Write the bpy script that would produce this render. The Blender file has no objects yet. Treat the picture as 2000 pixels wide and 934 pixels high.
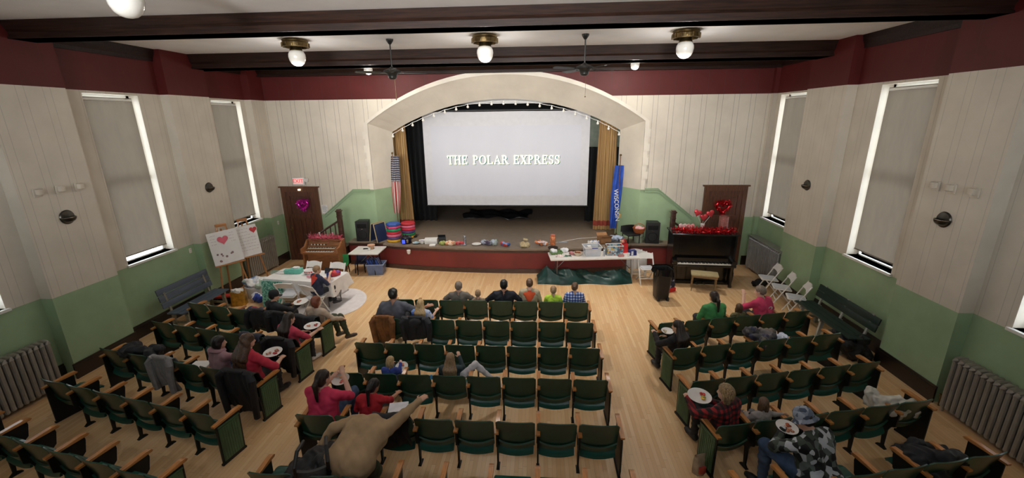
import bpy, math, random
import numpy as np
from mathutils import Matrix, Vector
random.seed(7); RNG = np.random.RandomState(5)
PI = math.pi
SC = bpy.context.scene
COL = SC.collection

# ------------------------------------------------------------------ camera
cd = bpy.data.cameras.new('camera'); cam = bpy.data.objects.new('camera', cd); COL.objects.link(cam)
cd.sensor_fit = 'HORIZONTAL'; cd.sensor_width = 36.0; cd.lens = 827.905 / 2000 * 36.0
cd.clip_start = 0.05; cd.clip_end = 200
def cam_basis(pitch, yaw, roll):
    cy, sy, cp, sp, cr, sr = math.cos(yaw), math.sin(yaw), math.cos(pitch), math.sin(pitch), math.cos(roll), math.sin(roll)
    fw = Vector((-sy*cp, cy*cp, sp)); rt = Vector((cy, sy, 0)); up = rt.cross(fw)
    return cr*rt+sr*up, -sr*rt+cr*up, fw
_r, _u, _f = cam_basis(-0.277, 0.069, -0.011)
cam.matrix_world = Matrix(((_r.x, _u.x, -_f.x, 0.27), (_r.y, _u.y, -_f.y, -13.3), (_r.z, _u.z, -_f.z, 4.576), (0, 0, 0, 1)))
SC.camera = cam

# ------------------------------------------------------------------ world, lights, exposure
SKY = 12.0
LAMP_BIG, LAMP_SMALL = 24.0, 42.0  # watts of the point lights added under the globes
FLOOR_SPOT = {-4.72: 200.0, -.85: 430.0, 3.02: 230.0}       # watts of spots added under three globes to brighten the floor
w = bpy.data.worlds.new('sky'); SC.world = w; w.use_nodes = True
bg = w.node_tree.nodes['Background']; bg.inputs[0].default_value = (0.86, 0.94, 1.0, 1); bg.inputs[1].default_value = SKY
SC.view_settings.view_transform = 'Standard'; SC.view_settings.look = 'None'
SC.view_settings.gamma = 1; SC.view_settings.use_curve_mapping = False
SC.view_settings.exposure = 0.0
def bulb(parent, z, power, r):
    l = bpy.data.lights.new('added_glow', 'POINT'); l.energy = power; l.shadow_soft_size = r; l.color = (1.0, .95, .88)  # point light added under the globe to brighten the room; its glass emits nothing
    o = bpy.data.objects.new('added_glow', l); COL.objects.link(o); o.parent = parent; o.location = (0, 0, z)
def floor_spot(parent, z, power):
    l = bpy.data.lights.new('added_floor_spot', 'SPOT'); l.energy = power; l.shadow_soft_size = .14; l.spot_size = math.radians(90); l.spot_blend = 1.0; l.color = (1.0, .95, .88)  # spot added under the globe to brighten the floor
    o = bpy.data.objects.new('added_floor_spot', l); COL.objects.link(o); o.parent = parent; o.location = (0, 0, z)
def area(name, loc, rot, sx, sy, power, col=(1, 1, 1), portal=False):
    l = bpy.data.lights.new(name, 'AREA'); l.shape = 'RECTANGLE'; l.size = sx; l.size_y = sy; l.energy = power; l.color = col
    o = bpy.data.objects.new(name, l); COL.objects.link(o); o.location = loc; o.rotation_euler = rot
    if portal: l.cycles.is_portal = True
    return o
XL, XR, DREC = -8.31, 6.75, 0.22           # faces of the projecting wall bays, depth of the window bays
XLR, XRR = XL-DREC, XR+DREC
ZR, ZG, ZC, ZW0, ZW1 = 5.19, 1.60, 6.16, 1.64, 5.14
LWIN = [(-8.65, -7.45), (-5.28, -4.10), (-1.98, -0.82)]
RWIN = [(-8.60, -7.40), (-5.22, -3.98), (-1.62, -0.32)]
BWIN = [(-4.3, -2.7), (-1.7, -0.1), (0.9, 2.5)]   # assumed rear windows, unseen, placed to keep their light off the side walls
BACKY = -18.0
for (a, b) in LWIN: area('daylight_and_fill', (XLR-0.30, (a+b)/2, (ZW0+ZW1)/2), (0, -PI/2, 0), ZW1-ZW0, b-a, 1, portal=True)
for (a, b) in RWIN: area('daylight_and_fill', (XRR+0.30, (a+b)/2, (ZW0+ZW1)/2), (0, PI/2, 0), ZW1-ZW0, b-a, 1, portal=True)
REAR = 90.0                              # watts of daylight stand-in per assumed rear window, added to light the far wall
for (a, b) in BWIN:
    o = area('daylight_and_fill', ((a+b)/2, BACKY+0.02, 4.55), (PI/2+.03, 0, 0), b-a, 2.6, REAR, (1.0, .965, .92)); o.data.spread = math.radians(52)  # unseen area light, added for the far wall; narrow spread spares the side walls

sl = bpy.data.lights.new('low_sun', 'SUN'); sl.energy = 26.0; sl.angle = math.radians(2); sl.color = (1.0, .96, .88)
so = bpy.data.objects.new('low_sun', sl); COL.objects.link(so); so.rotation_euler = Vector((.45, -.62, -.64)).to_track_quat('-Z', 'Y').to_euler()
# ------------------------------------------------------------------ materials
def lin(c):
    return tuple(((x/255)/12.92 if x/255 <= 0.04045 else ((x/255+0.055)/1.055)**2.4) for x in c)
MC = {}
class NT:
    def __init__(s, m): s.t = m.node_tree; s.n = s.t.nodes; s.l = s.t.links; s.b = s.n['Principled BSDF']
    def new(s, ty, **kw):
        n = s.n.new(ty)
        for k, v in kw.items(): setattr(n, k, v)
        return n
    def math(s, op, a, b=None, c=None):
        n = s.n.new('ShaderNodeMath'); n.operation = op
        for i, x in enumerate((a, b, c)):
            if x is None: continue
            if isinstance(x, (int, float)): n.inputs[i].default_value = x
            else: s.l.new(x, n.inputs[i])
        return n.outputs[0]
    def mix(s, f, a, b):
        n = s.n.new('ShaderNodeMix'); n.data_type = 'RGBA'
        for i, x in ((0, f), (6, a), (7, b)):
            if isinstance(x, (int, float)): n.inputs[i].default_value = x
            elif isinstance(x, tuple): n.inputs[i].default_value = x+(1,) if len(x) == 3 else x
            else: s.l.new(x, n.inputs[i])
        return n.outputs[2]
    def coord(s, kind='Object'):
        return s.n.new('ShaderNodeTexCoord').outputs[kind]
    def pos(s): return s.n.new('ShaderNodeNewGeometry').outputs['Position']
    def sep(s, v):
        n = s.n.new('ShaderNodeSeparateXYZ'); s.l.new(v, n.inputs[0]); return n.outputs
    def noise(s, v, scale, detail=3, rough=0.55):
        n = s.n.new('ShaderNodeTexNoise'); n.inputs['Scale'].default_value = scale; n.inputs['Detail'].default_value = detail
        n.inputs['Roughness'].default_value = rough; s.l.new(v, n.inputs['Vector']); return n.outputs[0]
    def scalev(s, v, sc):
        n = s.n.new('ShaderNodeMapping'); n.inputs['Scale'].default_value = sc; s.l.new(v, n.inputs[0]); return n.outputs[0]
    def ramp(s, f, stops, const=False):
        n = s.n.new('ShaderNodeValToRGB'); s.l.new(f, n.inputs[0]); e = n.color_ramp.elements
        if const: n.color_ramp.interpolation = 'CONSTANT'
        while len(e) < len(stops): e.new(0.5)
        for i, (p, c) in enumerate(stops): e[i].position = p; e[i].color = c+(1,)
        return n.outputs[0]
    def bump(s, h, st=0.3, dist=0.01):
        n = s.n.new('ShaderNodeBump'); n.inputs['Strength'].default_value = st; n.inputs['Distance'].default_value = dist
        s.l.new(h, n.inputs['Height']); s.l.new(n.outputs[0], s.b.inputs['Normal'])
    def col(s, c): s.l.new(c, s.b.inputs['Base Color'])
def mat(name, rgb=(128, 128, 128), rough=0.6, metal=0.0, var=0.12, vs=6.0, bump=0.0, alpha=None, emit=None, es=1.0, trans=0.0, coat=0.0, spec=None, stretch=None):
    """plain procedural material: base colour broken up by noise"""
    if name in MC: return MC[name]
    m = bpy.data.materials.new(name); m.use_nodes = True; t = NT(m); c = lin(rgb)
    t.b.inputs['Roughness'].default_value = rough; t.b.inputs['Metallic'].default_value = metal
    if coat: t.b.inputs['Coat Weight'].default_value = coat; t.b.inputs['Coat Roughness'].default_value = 0.15
    if spec is not None: t.b.inputs['Specular IOR Level'].default_value = spec
    v = t.coord()
    if stretch: v = t.scalev(v, stretch)
    nz = t.noise(v, vs)
    lo = tuple(x*(1-var*1.4) for x in c); hi = tuple(min(1, x*(1+var)) for x in c)
    t.col(t.ramp(nz, [(0.3, lo), (0.7, hi)]))
    if bump: t.bump(t.noise(v, vs*4), bump)
    if alpha is not None: t.b.inputs['Alpha'].default_value = alpha
    if trans: t.b.inputs['Transmission Weight'].default_value = trans
    if emit: t.b.inputs['Emission Color'].default_value = lin(emit)+(1,); t.b.inputs['Emission Strength'].default_value = es
    m.diffuse_color = c+(1,); MC[name] = m
    return m
def wood(name, rgb, rough=0.35, var=0.3, stretch=(1, 12, 12), coat=0.3):
    return mat(name, rgb, rough, 0, var, 4, 0.05, stretch=stretch, coat=coat)

# ------------------------------------------------------------------ mesh builder
def rotm(rx=0, ry=0, rz=0):
    return Matrix.Rotation(rz, 4, 'Z') @ Matrix.Rotation(ry, 4, 'Y') @ Matrix.Rotation(rx, 4, 'X')
class MB:
    def __init__(s): s.v = []; s.f = []; s.m = []; s.cur = 0
    def add(s, vs, fs, M=None):
        o = len(s.v)
        s.v += [tuple(M @ Vector(p)) for p in vs] if M else [tuple(p) for p in vs]
        s.f += [tuple(i+o for i in f) for f in fs]; s.m += [s.cur]*len(fs); return s
    def mi(s, i): s.cur = i; return s
    def box(s, c, d, M=None, r=None):
        x, y, z = (k/2 for k in d)
        vs = [(a*x, b*y, e*z) for a in (-1, 1) for b in (-1, 1) for e in (-1, 1)]
        T = Matrix.Translation(c)
        if r: T = T @ rotm(*r)
        if M: T = M @ T
        return s.add(vs, [(0, 1, 3, 2), (4, 6, 7, 5), (0, 4, 5, 1), (2, 3, 7, 6), (0, 2, 6, 4), (1, 5, 7, 3)], T)
    def bx(s, x0, x1, y0, y1, z0, z1): return s.box(((x0+x1)/2, (y0+y1)/2, (z0+z1)/2), (x1-x0, y1-y0, z1-z0))
    def rbox(s, c, d, b=0.01, M=None, r=None, seg=2):
        """box with rounded vertical edges and chamfered top and bottom"""
        x, y, z = (k/2 for k in d); b = min(b, x*.95, y*.95, z*.95); ring = []
        for qx, qy, a0 in ((1, 1, 0), (-1, 1, PI/2), (-1, -1, PI), (1, -1, 1.5*PI)):
            for i in range(seg+1):
                a = a0+i/seg*PI/2; ring.append((qx*(x-b)+b*math.cos(a), qy*(y-b)+b*math.sin(a)))
        n = len(ring); lv = [(-z, 1-0.5*b/max(x, y)), (-z+b*.5, 1), (z-b*.5, 1), (z, 1-0.5*b/max(x, y))]
        lay = []
        for zz, k in lv: lay += [(p[0]*k, p[1]*k, zz) for p in ring]
        fs = [tuple(range(n-1, -1, -1)), tuple(range(3*n, 4*n))]
        for j in range(3): fs += [(j*n+i, j*n+(i+1) % n, (j+1)*n+(i+1) % n, (j+1)*n+i) for i in range(n)]
        T = Matrix.Translation(c)
        if r: T = T @ rotm(*r)
        if M: T = M @ T
        return s.add(lay, fs, T)
    def cyl(s, a, b, r0, r1=None, n=10, cap=True):
        a = Vector(a); b = Vector(b); r1 = r0 if r1 is None else r1; d = (b-a)
        q = d.to_track_quat('Z', 'Y').to_matrix(); vs = []
        for p, r in ((a, r0), (b, r1)):
            vs += [p+q @ Vector((r*math.cos(2*PI*i/n), r*math.sin(2*PI*i/n), 0)) for i in range(n)]
        fs = [(i, (i+1) % n, n+(i+1) % n, n+i) for i in range(n)]
        if cap: fs += [tuple(range(n-1, -1, -1)), tuple(range(n, 2*n))]
        return s.add(vs, fs)
    def tube(s, pts, r, n=8, closed=False):
        pts = [Vector(p) for p in pts]; N = len(pts); vs = []; prev = None
        for i, p in enumerate(pts):
            d = (pts[(i+1) % N]-pts[i-1]) if closed else (pts[min(i+1, N-1)]-pts[max(i-1, 0)])
            d.normalize(); ref = Vector((0, 0, 1)) if abs(d.z) < 0.9 else Vector((1, 0, 0))
            u = d.cross(ref).normalized(); 
            if prev and u.dot(prev) < 0: u = -u
            prev = u; w2 = d.cross(u); rr = r[i] if isinstance(r, (list, tuple)) else r
            vs += [p+rr*(math.cos(2*PI*k/n)*u+math.sin(2*PI*k/n)*w2) for k in range(n)]
        fs = []
        for i in range(N if closed else N-1):
            j = (i+1) % N; fs += [(i*n+k, i*n+(k+1) % n, j*n+(k+1) % n, j*n+k) for k in range(n)]
        if not closed: fs += [tuple(range(n-1, -1, -1)), tuple((N-1)*n+k for k in range(n))]
        return s.add(vs, fs)
    def lathe(s, prof, c=(0, 0, 0), n=20, M=None):
        vs = []; fs = []; m = len(prof)
        for i in range(n):
            a = 2*PI*i/n; vs += [(r*math.cos(a), r*math.sin(a), z) for r, z in prof]
        for i in range(n):
            j = (i+1) % n; fs += [(i*m+k, j*m+k, j*m+k+1, i*m+k+1) for k in range(m-1)]
        T = Matrix.Translation(c)
        if M: T = M @ T
        return s.add(vs, fs, T)
    def ball(s, c, r, n=12, m=8, sc=(1, 1, 1), M=None):
        prof = [(max(1e-4, r*math.sin(PI*k/m)), -r*math.cos(PI*k/m)) for k in range(m+1)]
        T = Matrix.Translation(c) @ Matrix.Diagonal((*sc, 1))
        return s.lathe(prof, (0, 0, 0), n, (M @ T) if M else T)
    def prism(s, poly, h0, h1, axis='Z', M=None):
        """extrude a polygon given in the plane across axis (X: (y,z); Y: (x,z); Z: (x,y))"""
        def P(p, h): return (h, p[0], p[1]) if axis == 'X' else (p[0], h, p[1]) if axis == 'Y' else (p[0], p[1], h)
        n = len(poly); vs = [P(p, h0) for p in poly]+[P(p, h1) for p in poly]
        return s.add(vs, [tuple(range(n-1, -1, -1)), tuple(range(n, 2*n))]+[(i, (i+1) % n, n+(i+1) % n, n+i) for i in range(n)], M)
    def grid(s, fn, nu, nv, M=None, thick=0):
        vs = [Vector(fn(i/nu, j/nv)) for j in range(nv+1) for i in range(nu+1)]; W = nu+1
        fs = [(j*W+i, j*W+i+1, (j+1)*W+i+1, (j+1)*W+i) for j in range(nv) for i in range(nu)]
        if thick:
            nr = [Vector((0, 0, 0)) for _ in vs]
            for f in fs:
                k = (vs[f[1]]-vs[f[0]]).cross(vs[f[3]]-vs[f[0]])
                for i in f: nr[i] += k
            o = len(vs); vs = vs+[v-(n.normalized() if n.length else n)*thick for v, n in zip(vs, nr)]
            fs2 = [tuple(o+i for i in reversed(f)) for f in fs]
            edge = [i for i in range(W)]+[j*W+nu for j in range(1, nv+1)]+[nv*W+i for i in range(nu-1, -1, -1)]+[j*W for j in range(nv-1, 0, -1)]
            fs = fs+fs2+[(edge[(k+1) % len(edge)], edge[k], o+edge[k], o+edge[(k+1) % len(edge)]) for k in range(len(edge))]
        return s.add(vs, fs, M)
    def mesh(s, name, mats, smooth=True, ang=35):
        me = bpy.data.meshes.new(name); me.from_pydata([tuple(v) for v in s.v], [], s.f)
        for m in (mats if isinstance(mats, (list, tuple)) else [mats]): me.materials.append(m)
        me.polygons.foreach_set('material_index', s.m)
        import bmesh
        b = bmesh.new(); b.from_mesh(me); bmesh.ops.recalc_face_normals(b, faces=b.faces)
        if smooth:
            for f in b.faces: f.smooth = True
            for e in b.edges:
                if len(e.link_faces) == 2 and e.calc_face_angle(0) > math.radians(ang): e.smooth = False
        b.to_mesh(me); b.free(); me.update()
        return me
    def build(s, name, mats, parent=None, smooth=True, ang=35, label=None):
        o = bpy.data.objects.new(name, s.mesh(name, mats, smooth, ang)); COL.objects.link(o)
        if parent: o.parent = parent
        if label: o['label'] = label
        return o
def tag(o, label, cat, group=None, kind=None):
    o['label'] = label; o['category'] = cat
    if group: o['group'] = group
    if kind: o['kind'] = kind
    return o
def thing(name, label, cat, loc=(0, 0, 0), rz=0, group=None):
    o = bpy.data.objects.new(name, None); COL.objects.link(o); o.empty_display_size = 0.1
    o.location = loc; o.rotation_euler = (0, 0, rz)
    return tag(o, label, cat, group)
def put(o, loc, rz=0, rx=0, ry=0): o.location = loc; o.rotation_euler = (rx, ry, rz); return o
def struct(name, mb, mats, smooth=False, parent=None):
    o = mb.build(name, mats, parent, smooth)
    if not parent: o['kind'] = 'structure'
    return o
def dup(root, loc, rz, label, group=None):
    r = root.copy(); COL.objects.link(r); r.location = loc; r.rotation_euler = (0, 0, rz); r['label'] = label
    if group: r['group'] = group
    for ch in list(root.children):
        c = ch.copy(); COL.objects.link(c); c.parent = r
        for g in list(ch.children):
            d = g.copy(); COL.objects.link(d); d.parent = c
    return r
def link(name, me, parent, loc=(0, 0, 0), label=None):
    o = bpy.data.objects.new(name, me); COL.objects.link(o); o.parent = parent; o.location = loc
    if label: o['label'] = label
    return o
def text_mesh(body, size, M, mb, extr=0.001):
    """lettering from the built-in font turned into mesh and added to mb"""
    c = bpy.data.curves.new('t', 'FONT'); c.body = body; c.size = size; c.align_x = 'CENTER'; c.align_y = 'CENTER'; c.extrude = extr
    o = bpy.data.objects.new('t', c); COL.objects.link(o)
    dg = bpy.context.evaluated_depsgraph_get(); me = bpy.data.meshes.new_from_object(o.evaluated_get(dg))
    mb.add([v.co for v in me.vertices], [tuple(p.vertices) for p in me.polygons], M)
    bpy.data.objects.remove(o); bpy.data.curves.remove(c); bpy.data.meshes.remove(me)
# ================================================================== SETTING
# painted wall: red frieze above ZR, cream, green dado whose top rises along the stage stairs on the far wall
def wall_mat(name, axis, stair=False, groove=0.4, frieze=True):
    m = bpy.data.materials.new(name); m.use_nodes = True; t = NT(m)
    x, y, z = t.sep(t.pos())
    u = x if axis == 'X' else y
    red = t.math('GREATER_THAN', z, ZR if frieze else 50.0)
    if stair:
        def mr(a, b, c, d):
            n = t.n.new('ShaderNodeMapRange'); t.l.new(x, n.inputs[0])
            for i, k in enumerate((a, b, c, d)): n.inputs[i+1].default_value = k
            return n.outputs[0]
        g = t.math('MINIMUM', mr(-6.85, -5.80, 1.58, 2.41), mr(3.89, 5.0, 2.44, 1.56))
        green = t.math('LESS_THAN', z, g)
    else: green = t.math('LESS_THAN', z, ZG)
    nz = t.noise(t.pos(), 1.7, 4)
    def br(rgb, v=0.07):
        c = lin(rgb); return t.ramp(nz, [(0.3, tuple(k*(1-v) for k in c)), (0.7, tuple(k*(1+v) for k in c))])
    c = t.mix(red, t.mix(green, br(CREAM), br(GREEN, .1)), br(RED, .1))
    fr = t.math('FRACT', t.math('DIVIDE', u, groove)); fr2 = t.math('FRACT', t.math('DIVIDE', t.math('ADD', u, groove*.3), groove))
    ln = t.math('LESS_THAN', fr, 0.022)
    ln = t.math('MAXIMUM', ln, t.math('MULTIPLY', t.math('LESS_THAN', fr2, 0.022), t.math('SUBTRACT', 1, red)))
    if not frieze: ln = t.math('MULTIPLY', ln, 0.0)
    elif stair: ln = t.math('MULTIPLY', ln, t.math('SUBTRACT', 1, green))
    else: ln = t.math('MULTIPLY', t.math('MULTIPLY', ln, t.math('SUBTRACT', 1, green)), 0.45)
    t.col(t.mix(t.math('MULTIPLY', ln, 0.55), c, (0.05, 0.04, 0.03)))
    t.b.inputs['Roughness'].default_value = 0.55; t.b.inputs['Specular IOR Level'].default_value = 0.3
    h = t.math('SUBTRACT', t.math('MULTIPLY', t.noise(t.pos(), 30), 0.15), ln)
    t.bump(h, 0.35, 0.012)
    return m
CREAM, GREEN, RED = (208, 199, 184), (152, 176, 140), (84, 26, 24)
M_far = wall_mat('board_wall_paint', 'X', True, 0.46)
M_side = wall_mat('side_wall_paint', 'Y', False, 0.40)
M_cream = mat('cream_plaster', (214, 206, 192), .55, var=.05, vs=2)
M_ceil = mat('white_ceiling_plaster', (238, 238, 240), .7, var=.04, vs=1.5)
M_beam = wood('dark_varnished_beam', (38, 21, 14), .5, .45, (0.6, 9, 9), 0)
M_beam.node_tree.nodes['Principled BSDF'].inputs['Specular IOR Level'].default_value = .22
M_base = wood('black_brown_baseboard', (34, 24, 20), .35, .3)
M_door = wood('dark_stained_door', (88, 52, 38), .3, .35, (9, 9, 1), .4)
M_black = mat('black_satin', (20, 20, 22), .45, var=.1)
M_blackm = mat('black_metal', (28, 28, 30), .4, .6)
M_white = mat('white_paint', (228, 226, 222), .45, var=.04)
M_chrome = mat('polished_nickel', (170, 165, 158), .22, 1.0, var=.15)
M_brass = mat('aged_brass', (116, 98, 66), .4, 1.0, var=.3)

def floor_mat():
    m = bpy.data.materials.new('maple_strip_floor'); m.use_nodes = True; t = NT(m)
    p = t.pos(); x, y, z = t.sep(p)
    sx = t.math('DIVIDE', x, 0.057); ix = t.math('FLOOR', sx); fx = t.math('FRACT', sx)
    wn = t.new('ShaderNodeTexWhiteNoise', noise_dimensions='1D'); t.l.new(ix, wn.inputs['W'])
    yy = t.math('ADD', t.math('DIVIDE', y, 0.95), t.math('MULTIPLY', wn.outputs[0], 7)); iy = t.math('FLOOR', yy); fy = t.math('FRACT', yy)
    cmb = t.new('ShaderNodeCombineXYZ'); t.l.new(ix, cmb.inputs[0]); t.l.new(iy, cmb.inputs[1])
    w2 = t.new('ShaderNodeTexWhiteNoise', noise_dimensions='2D'); t.l.new(cmb.outputs[0], w2.inputs['Vector'])
    base = t.ramp(w2.outputs[0], [(0, lin((222, 176, 124))), (.5, lin((234, 194, 142))), (1, lin((240, 206, 158)))])
    gr = t.noise(t.scalev(p, (30, 2.2, 1)), 3, 4)
    base = t.mix(t.math('MULTIPLY', gr, .45), base, lin((192, 142, 94)))
    worn = t.ramp(t.noise(p, .8, 4), [(.35, (0, 0, 0)), (.7, (1, 1, 1))])
    base = t.mix(t.math('MULTIPLY', worn, .22), base, lin((206, 186, 158)))
    gap = t.math('MAXIMUM', t.math('LESS_THAN', fx, .035), t.math('LESS_THAN', fy, .004))
    t.col(t.mix(t.math('MULTIPLY', gap, .5), base, lin((90, 58, 34))))
    t.l.new(t.math('ADD', t.math('MULTIPLY', gr, .12), .27), t.b.inputs['Roughness'])
    t.bump(t.math('SUBTRACT', t.math('MULTIPLY', gr, .2), gap), .12, .003)
    return m
M_floor = floor_mat()
struct('floor', MB().bx(XLR-.35, XRR+.35, BACKY-.3, 0.2, -0.2, 0), M_floor)
struct('ceiling', MB().bx(XLR-.35, XRR+.35, BACKY-.3, 0.2, ZC, ZC+.2), M_ceil)

# side walls: recessed skin with real window openings, projecting bays in between
def side_wall(name, xr, sgn, wins, bays):
    mb = MB(); o = xr+sgn*.35; a, b = min(xr, o), max(xr, o)
    mb.bx(a, b, BACKY, 0.2, 0, ZW0); mb.bx(a, b, BACKY, 0.2, ZW1, ZC)
    ys = [BACKY]+[k for p in wins for k in p]+[0.2]
    for i in range(0, len(ys), 2): mb.bx(a, b, ys[i], ys[i+1], ZW0, ZW1)
    for y0, y1, d in bays:
        x2 = xr-sgn*d; mb.bx(min(xr, x2), max(xr, x2), y0, y1, 0, ZC)
    struct(name, mb, M_side)
LBAY = [(-16.2, -14.9, DREC), (-12.8, -11.5, DREC), (-10.40, -9.19, DREC), (-6.95, -5.74, DREC), (-3.53, -2.29, DREC), (-0.63, 0, DREC)]
RBAY = [(-16.2, -14.9, DREC), (-12.8, -11.5, DREC), (-10.30, -9.09, DREC), (-6.85, -5.64, DREC), (-3.30, -1.90, DREC), (-0.12, 0, .12)]
side_wall('wall_left', XLR, -1, LWIN, LBAY)
side_wall('wall_right', XRR, 1, RWIN, RBAY)

# rear wall behind the camera with three assumed window openings for the added rear lights, and the balcony the camera stands on
mb = MB(); xs = [XLR-.35]+[k for p in BWIN for k in p]+[XRR+.35]
mb.bx(xs[0], xs[-1], BACKY-.3, BACKY, 0, 3.2); mb.bx(xs[0], xs[-1], BACKY-.3, BACKY, 5.9, ZC)
for i in range(0, len(xs), 2): mb.bx(xs[i], xs[i+1], BACKY-.3, BACKY, 3.2, 5.9)
struct('wall_back', mb, M_cream)
mb = MB().bx(XLR, XR, BACKY, -12.6, 2.35, 2.55); mb.bx(XLR, XR, -12.68, -12.58, 2.3, 3.32)
struct('floor_balcony', mb, M_base)

# far wall with the proscenium opening
ACX, AHW, ASP, ACR = -0.87, 4.22, 4.47, 5.83      # outer arch: centre, half width, spring, crown
ICX, IHW, ISP, ICR = -0.92, 3.70, 4.19, 5.18      # inner arch at the back of the splayed reveal
def arch(cx, hw, sp, cr, n=28, z0=0.0, grow=0.0):
    hw += grow; cr += grow; h = cr-sp; R = (hw*hw+h*h)/(2*h); a = math.asin(hw/R)
    return [(cx-hw, z0)]+[(cx+R*math.sin(-a+2*a*i/n), cr-R+R*math.cos(-a+2*a*i/n)) for i in range(n+1)]+[(cx+hw, z0)]
STG = 0.78
oa = arch(ACX, AHW, ASP, ACR); ia = arch(ICX, IHW, ISP, ICR)
def far_strip(mb, prof, y, top):
    """wall face from the arch profile up to the ceiling line and out to both sides"""
    x0, x1 = XLR-.35, XRR+.35
    for (xa, za), (xb, zb) in zip(prof[1:-2], prof[2:-1]):
        mb.add([(xa, y, za), (xb, y, zb), (xb, y, top), (xa, y, top)], [(0, 1, 2, 3)])
    l, r = prof[1], prof[-2]
    mb.add([(x0, y, 0), (l[0], y, 0), (l[0], y, top), (x0, y, top)], [(0, 1, 2, 3)])
    mb.add([(r[0], y, 0), (x1, y, 0), (x1, y, top), (r[0], y, top)], [(0, 1, 2, 3)])
mb = MB(); far_strip(mb, oa, 0, ZC); far_strip(mb, ia, .80, ZC+.2)
for i in range(len(oa)-1):       # splayed reveal
    (a, b), (c, d) = oa[i], oa[i+1]; (e, f), (g, h) = ia[i], ia[i+1]
    mb.add([(a, 0, b), (c, 0, d), (g, .8, h), (e, .8, f)], [(0, 1, 2, 3)])
wf = struct('wall_far', mb, M_far)
M_reveal = wall_mat('arch_paint', 'X', True, 50.0, False)
wf.data.materials.append(M_reveal)
for p in wf.data.polygons:
    n = p.normal
    if abs(n.y) < .98 and abs(p.center.x) < 6: p.material_index = 1
# casing that frames the arch, slightly proud of the boards
mb = MB(); oo = arch(ACX, AHW, ASP, ACR, grow=.13)
for i in range(1, len(oa)-2):
    (a, b), (c, d) = oa[i], oa[i+1]; (e, f), (g, h) = oo[i], oo[i+1]
    mb.add([(a, -.05, b), (c, -.05, d), (g, -.05, h), (e, -.05, f), (a, .0, b), (c, .0, d), (g, .0, h), (e, .0, f)],
           [(0, 1, 2, 3), (0, 4, 5, 1), (3, 2, 6, 7)])
for sx, q, q2 in ((1, oa[1], oo[1]), (-1, oa[-2], oo[-2])):
    a, b = sorted((q[0], q2[0])); mb.bx(a, b, -.05, 0, 2.42, (q[1]+q2[1])/2)
    for k in range(4): mb.bx(a-.05*(sx > 0), b+.05*(sx < 0), -.065, 0, 2.75+k*.42, 2.97+k*.42)   # corner blocks
struct('trim_arch', mb, M_cream)
# dado rail that follows the stairs up both sides of the stage
mb = MB(); M_greentrim = mat('green_trim_paint', (140, 164, 130), .45, var=.06)
for pts in ([(-6.85, 1.58), (-5.80, 2.41), (-5.23, 2.41)], [(3.48, 2.44), (3.89, 2.44), (5.0, 1.56)]):
    for (a, b), (c, d) in zip(pts, pts[1:]):
        mb.prism([(a, b-.10), (c, d-.10), (c, d-.06), (a, b-.06)], -.025, 0, 'Y'); mb.prism([(a, b-.02), (c, d-.02), (c, d+.02), (a, b+.02)], -.035, 0, 'Y')
struct('trim_stairs', mb, M_greentrim)

# beams and crown
mb = MB()
def beam(mb, y0, y1, zb):
    mb.bx(XLR, XRR, y0, y1, zb, ZC+.02)
    mb.prism([(y0-.09, ZC), (y0, ZC), (y0, zb+.10), (y0-.03, zb+.14)], XLR, XRR, 'X')
    mb.prism([(y1+.09, ZC), (y1, ZC), (y1, zb+.10), (y1+.03, zb+.14)], XLR, XRR, 'X')
    mb.bx(XLR, XRR, y0-.025, y1+.025, zb, zb+.035)
beam(mb, -6.38, -6.02, 5.90); beam(mb, -2.66, -2.08, 5.84)
struct('trim_beams', mb, M_beam)
mb = MB().bx(XLR, XRR, -.16, 0, 5.90, ZC); mb.prism([(-.16, 5.95), (-.26, 6.10), (-.26, ZC), (-.16, ZC)], XLR, XRR, 'X'); mb.bx(XLR, XRR, -.19, 0, 5.87, 5.91)
struct('trim_crown', mb, M_beam)
mb = MB()
for x, s in ((XLR, 1), (XRR, -1)):
    mb.prism([(x-s*.2, 5.90), (x+s*.03, 5.90), (x+s*.04, 5.97), (x+s*.08, 6.06), (x+s*.10, ZC), (x-s*.2, ZC)], BACKY, -.1, 'Y')
struct('trim_side_crown', mb, M_beam)
# baseboards
def baseboard(name, xr, sgn, bays):
    mb = MB(); t_ = .03; ys = sorted([(y0, y1, d) for y0, y1, d in bays]); y = BACKY
    def seg(a, b, d):
        x = xr-sgn*d; mb.bx(min(x, x-sgn*t_), max(x, x-sgn*t_), a, b, 0, .26); mb.bx(min(x, x-sgn*.02), max(x, x-sgn*.02), a, b, .26, .30)
    for a, b, d in ys:
        if a > y: seg(y, a, 0)
        seg(a-t_, b+t_, d)
        y = b
    if y < 0: seg(y, 0, 0)
    struct(name, mb, M_base)
baseboard('baseboard_left', XLR, -1, LBAY); baseboard('baseboard_right', XRR, 1, RBAY)
mb = MB().bx(XLR, -8.3, -.03, 0, 0, .3); mb.bx(-6.95, -5.9, -.03, 0, 0, .3); mb.bx(6.66, XRR, -.03, 0, 0, .3)
struct('baseboard_far', mb, M_base)

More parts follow.
